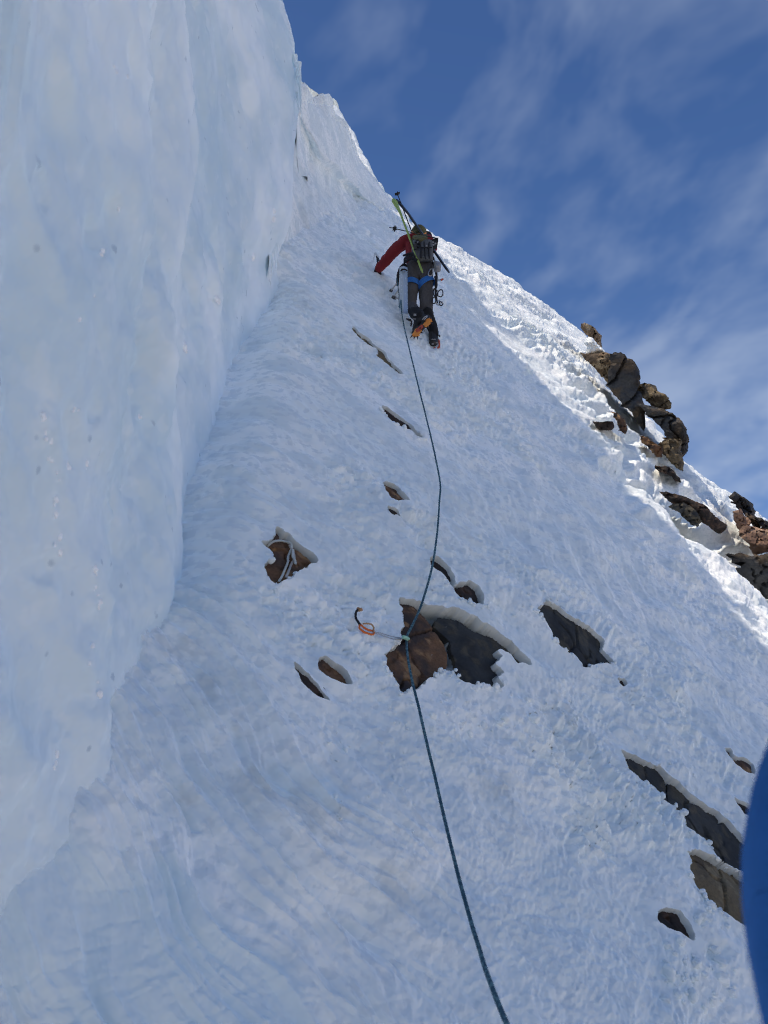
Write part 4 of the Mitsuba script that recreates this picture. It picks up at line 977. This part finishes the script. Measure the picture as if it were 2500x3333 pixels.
def plate(pts, z0, z1, th=.012):
    """flat plate on the sole: outline in the picture, depth running from heel (z0) to toe (z1)"""
    from shapely.geometry import Polygon
    v2 = np.array(pts, float); t = np.clip((905 - v2[:, 0]) / 190, -.2, 1.2)
    P = np.array([C(x, y, z0 + (z1 - z0) * k) for (x, y), k in zip(v2, t)])
    g, f = trimesh.creation.triangulate_polygon(Polygon(v2), engine='earcut')
    o = [int(np.argmin(((v2 - a) ** 2).sum(1))) for a in g[:, :2]]
    f = np.array([[o[i] for i in tri] for tri in f]); n = len(P); off = np.array([.25, -.3, -.9]) * th
    e = np.array([[i, (i + 1) % n] for i in range(n)])
    return np.vstack([P, P + off]), np.vstack([f, f[:, ::-1] + n, np.c_[e, e[:, ::-1] + n][:, [0, 1, 2]], np.c_[e, e[:, ::-1] + n][:, [0, 2, 3]]])
cr = thing('crampon', 'bright orange crampon on the sole of the climber\'s raised left boot', 'crampon')
put('front_plate', plate([(745,1805),(800,1795),(822,1830),(812,1860),(790,1870),(795,1890),(765,1905),(720,1905),(700,1880),(722,1850)], 7.00, 7.10), 'crampon_orange', cr, smooth=False)
put('heel_plate', plate([(850,1735),(880,1690),(925,1672),(945,1715),(930,1745),(905,1760),(890,1790),(850,1785),(832,1760)], 7.00, 7.10), 'crampon_orange', cr, smooth=False)
put('bar', plate([(820,1755),(848,1778),(790,1835),(755,1850),(742,1822)], 6.995, 7.095), 'red_plate', cr, smooth=False)
for x, y, dx, dy in ((705,1890,-22,30), (735,1905,-8,34), (770,1902,4,36), (815,1850,30,12), (800,1800,14,-8), (935,1735,24,16), (925,1680,16,-18), (895,1785,16,26), (845,1775,4,20), (860,1720,-14,-20)):
    t = np.clip((905 - x) / 190, -.2, 1.2); z = 6.99 + .1 * t
    put('spike', cone_line(C(x, y, z), C(x + dx, y + dy, z - .03), PX(9), PX(2), n=6, wob=0), 'black_metal', cr, smooth=40)
put('strap', tube(smooth_path([C(690, 1700, 7.1), C(640, 1690, 7.12), C(655, 1700, 7.08), C(700, 1720, 7.05), C(690, 1775, 7.06)], 20), PX(9), 6), 'tape_black', cr, smooth=True)
put('strap', tube(smooth_path([C(830, 1700, 7.0), C(860, 1665, 7.0), C(890, 1650, 7.0), C(850, 1700, 6.98)], 20), PX(6), 6), 'steel', cr, smooth=True)
cr2 = thing('crampon', 'crampon on the climber\'s lower right boot, its red edge against the snow', 'crampon')
put('plate', plate([(1020,1930),(1035,1945),(1040,2030),(1010,2050),(960,2040),(965,2025),(1010,2030),(1022,2010)], 7.36, 7.36), 'red_plate', cr2, smooth=False)
for x, y, dx, dy in ((1020,2030,10,28), (985,2040,2,26), (945,2015,-6,28), (1035,1900,10,-10), (1028,1885,14,0)):
    put('spike', cone_line(C(x, y, 7.38), C(x + dx, y + dy, 7.42), PX(9), PX(3), n=6, wob=0), 'black_metal', cr2, smooth=40)

# ------------------------------------------------------------------ blue sleeve close to the lens
fabric('blue_jacket', (.02, .12, .36), .12, 900)
edge = disp((1700,1520),(1659,1640),(1625,1745),(1605,1850),(1599,1930),(1603,2030),(1612,2100),(1630,2215),(1668,2380),(1740,2600))
zs = np.linspace(.46, .34, len(edge)); rr_ = .8 * np.array([.05, .058, .064, .068, .07, .07, .068, .066, .063, .06])
ctr = np.array([ray(e) * z + np.array([r * 1.03 + .0085, -.004, r * .18]) for e, z, r in zip(edge, zs, rr_)])
cs2 = np.r_[0, np.cumsum(np.linalg.norm(np.diff(ctr, axis=0), axis=1))]; uu = np.linspace(0, cs2[-1], 70)
sv, sf = tube(PchipInterpolator(cs2, ctr)(uu), PchipInterpolator(cs2, rr_)(uu), 48)
sv = sv + (fbm(sv * [14, 22, 14], 3, 8) - .5)[:, None] * .011
put('jacket_sleeve', (sv, sf), 'blue_jacket', smooth=True, label='blurred blue jacket sleeve close to the lens at the lower right edge', cat='jacket sleeve')

# alike things share a group
for k, e in labels.items():
    if '__' in k: continue
    c = e.get('category')
    g = {'carabiner': 'carabiners on the harness', 'ice screw': 'ice screws at the left hip', 'ski': 'skis on the rucksack', 'ski pole': 'ski poles on the rucksack', 'crampon': 'crampons on the boots', 'snow patch': 'snow lying on the skyline rocks'}.get(c)
    if c in ('rock', 'boulder', 'crag'): g = 'rocks along the sunlit skyline' if int(SKYLINE.get(k, 0)) else 'rocks in the shaded snow slope'
    if g: e['group'] = g
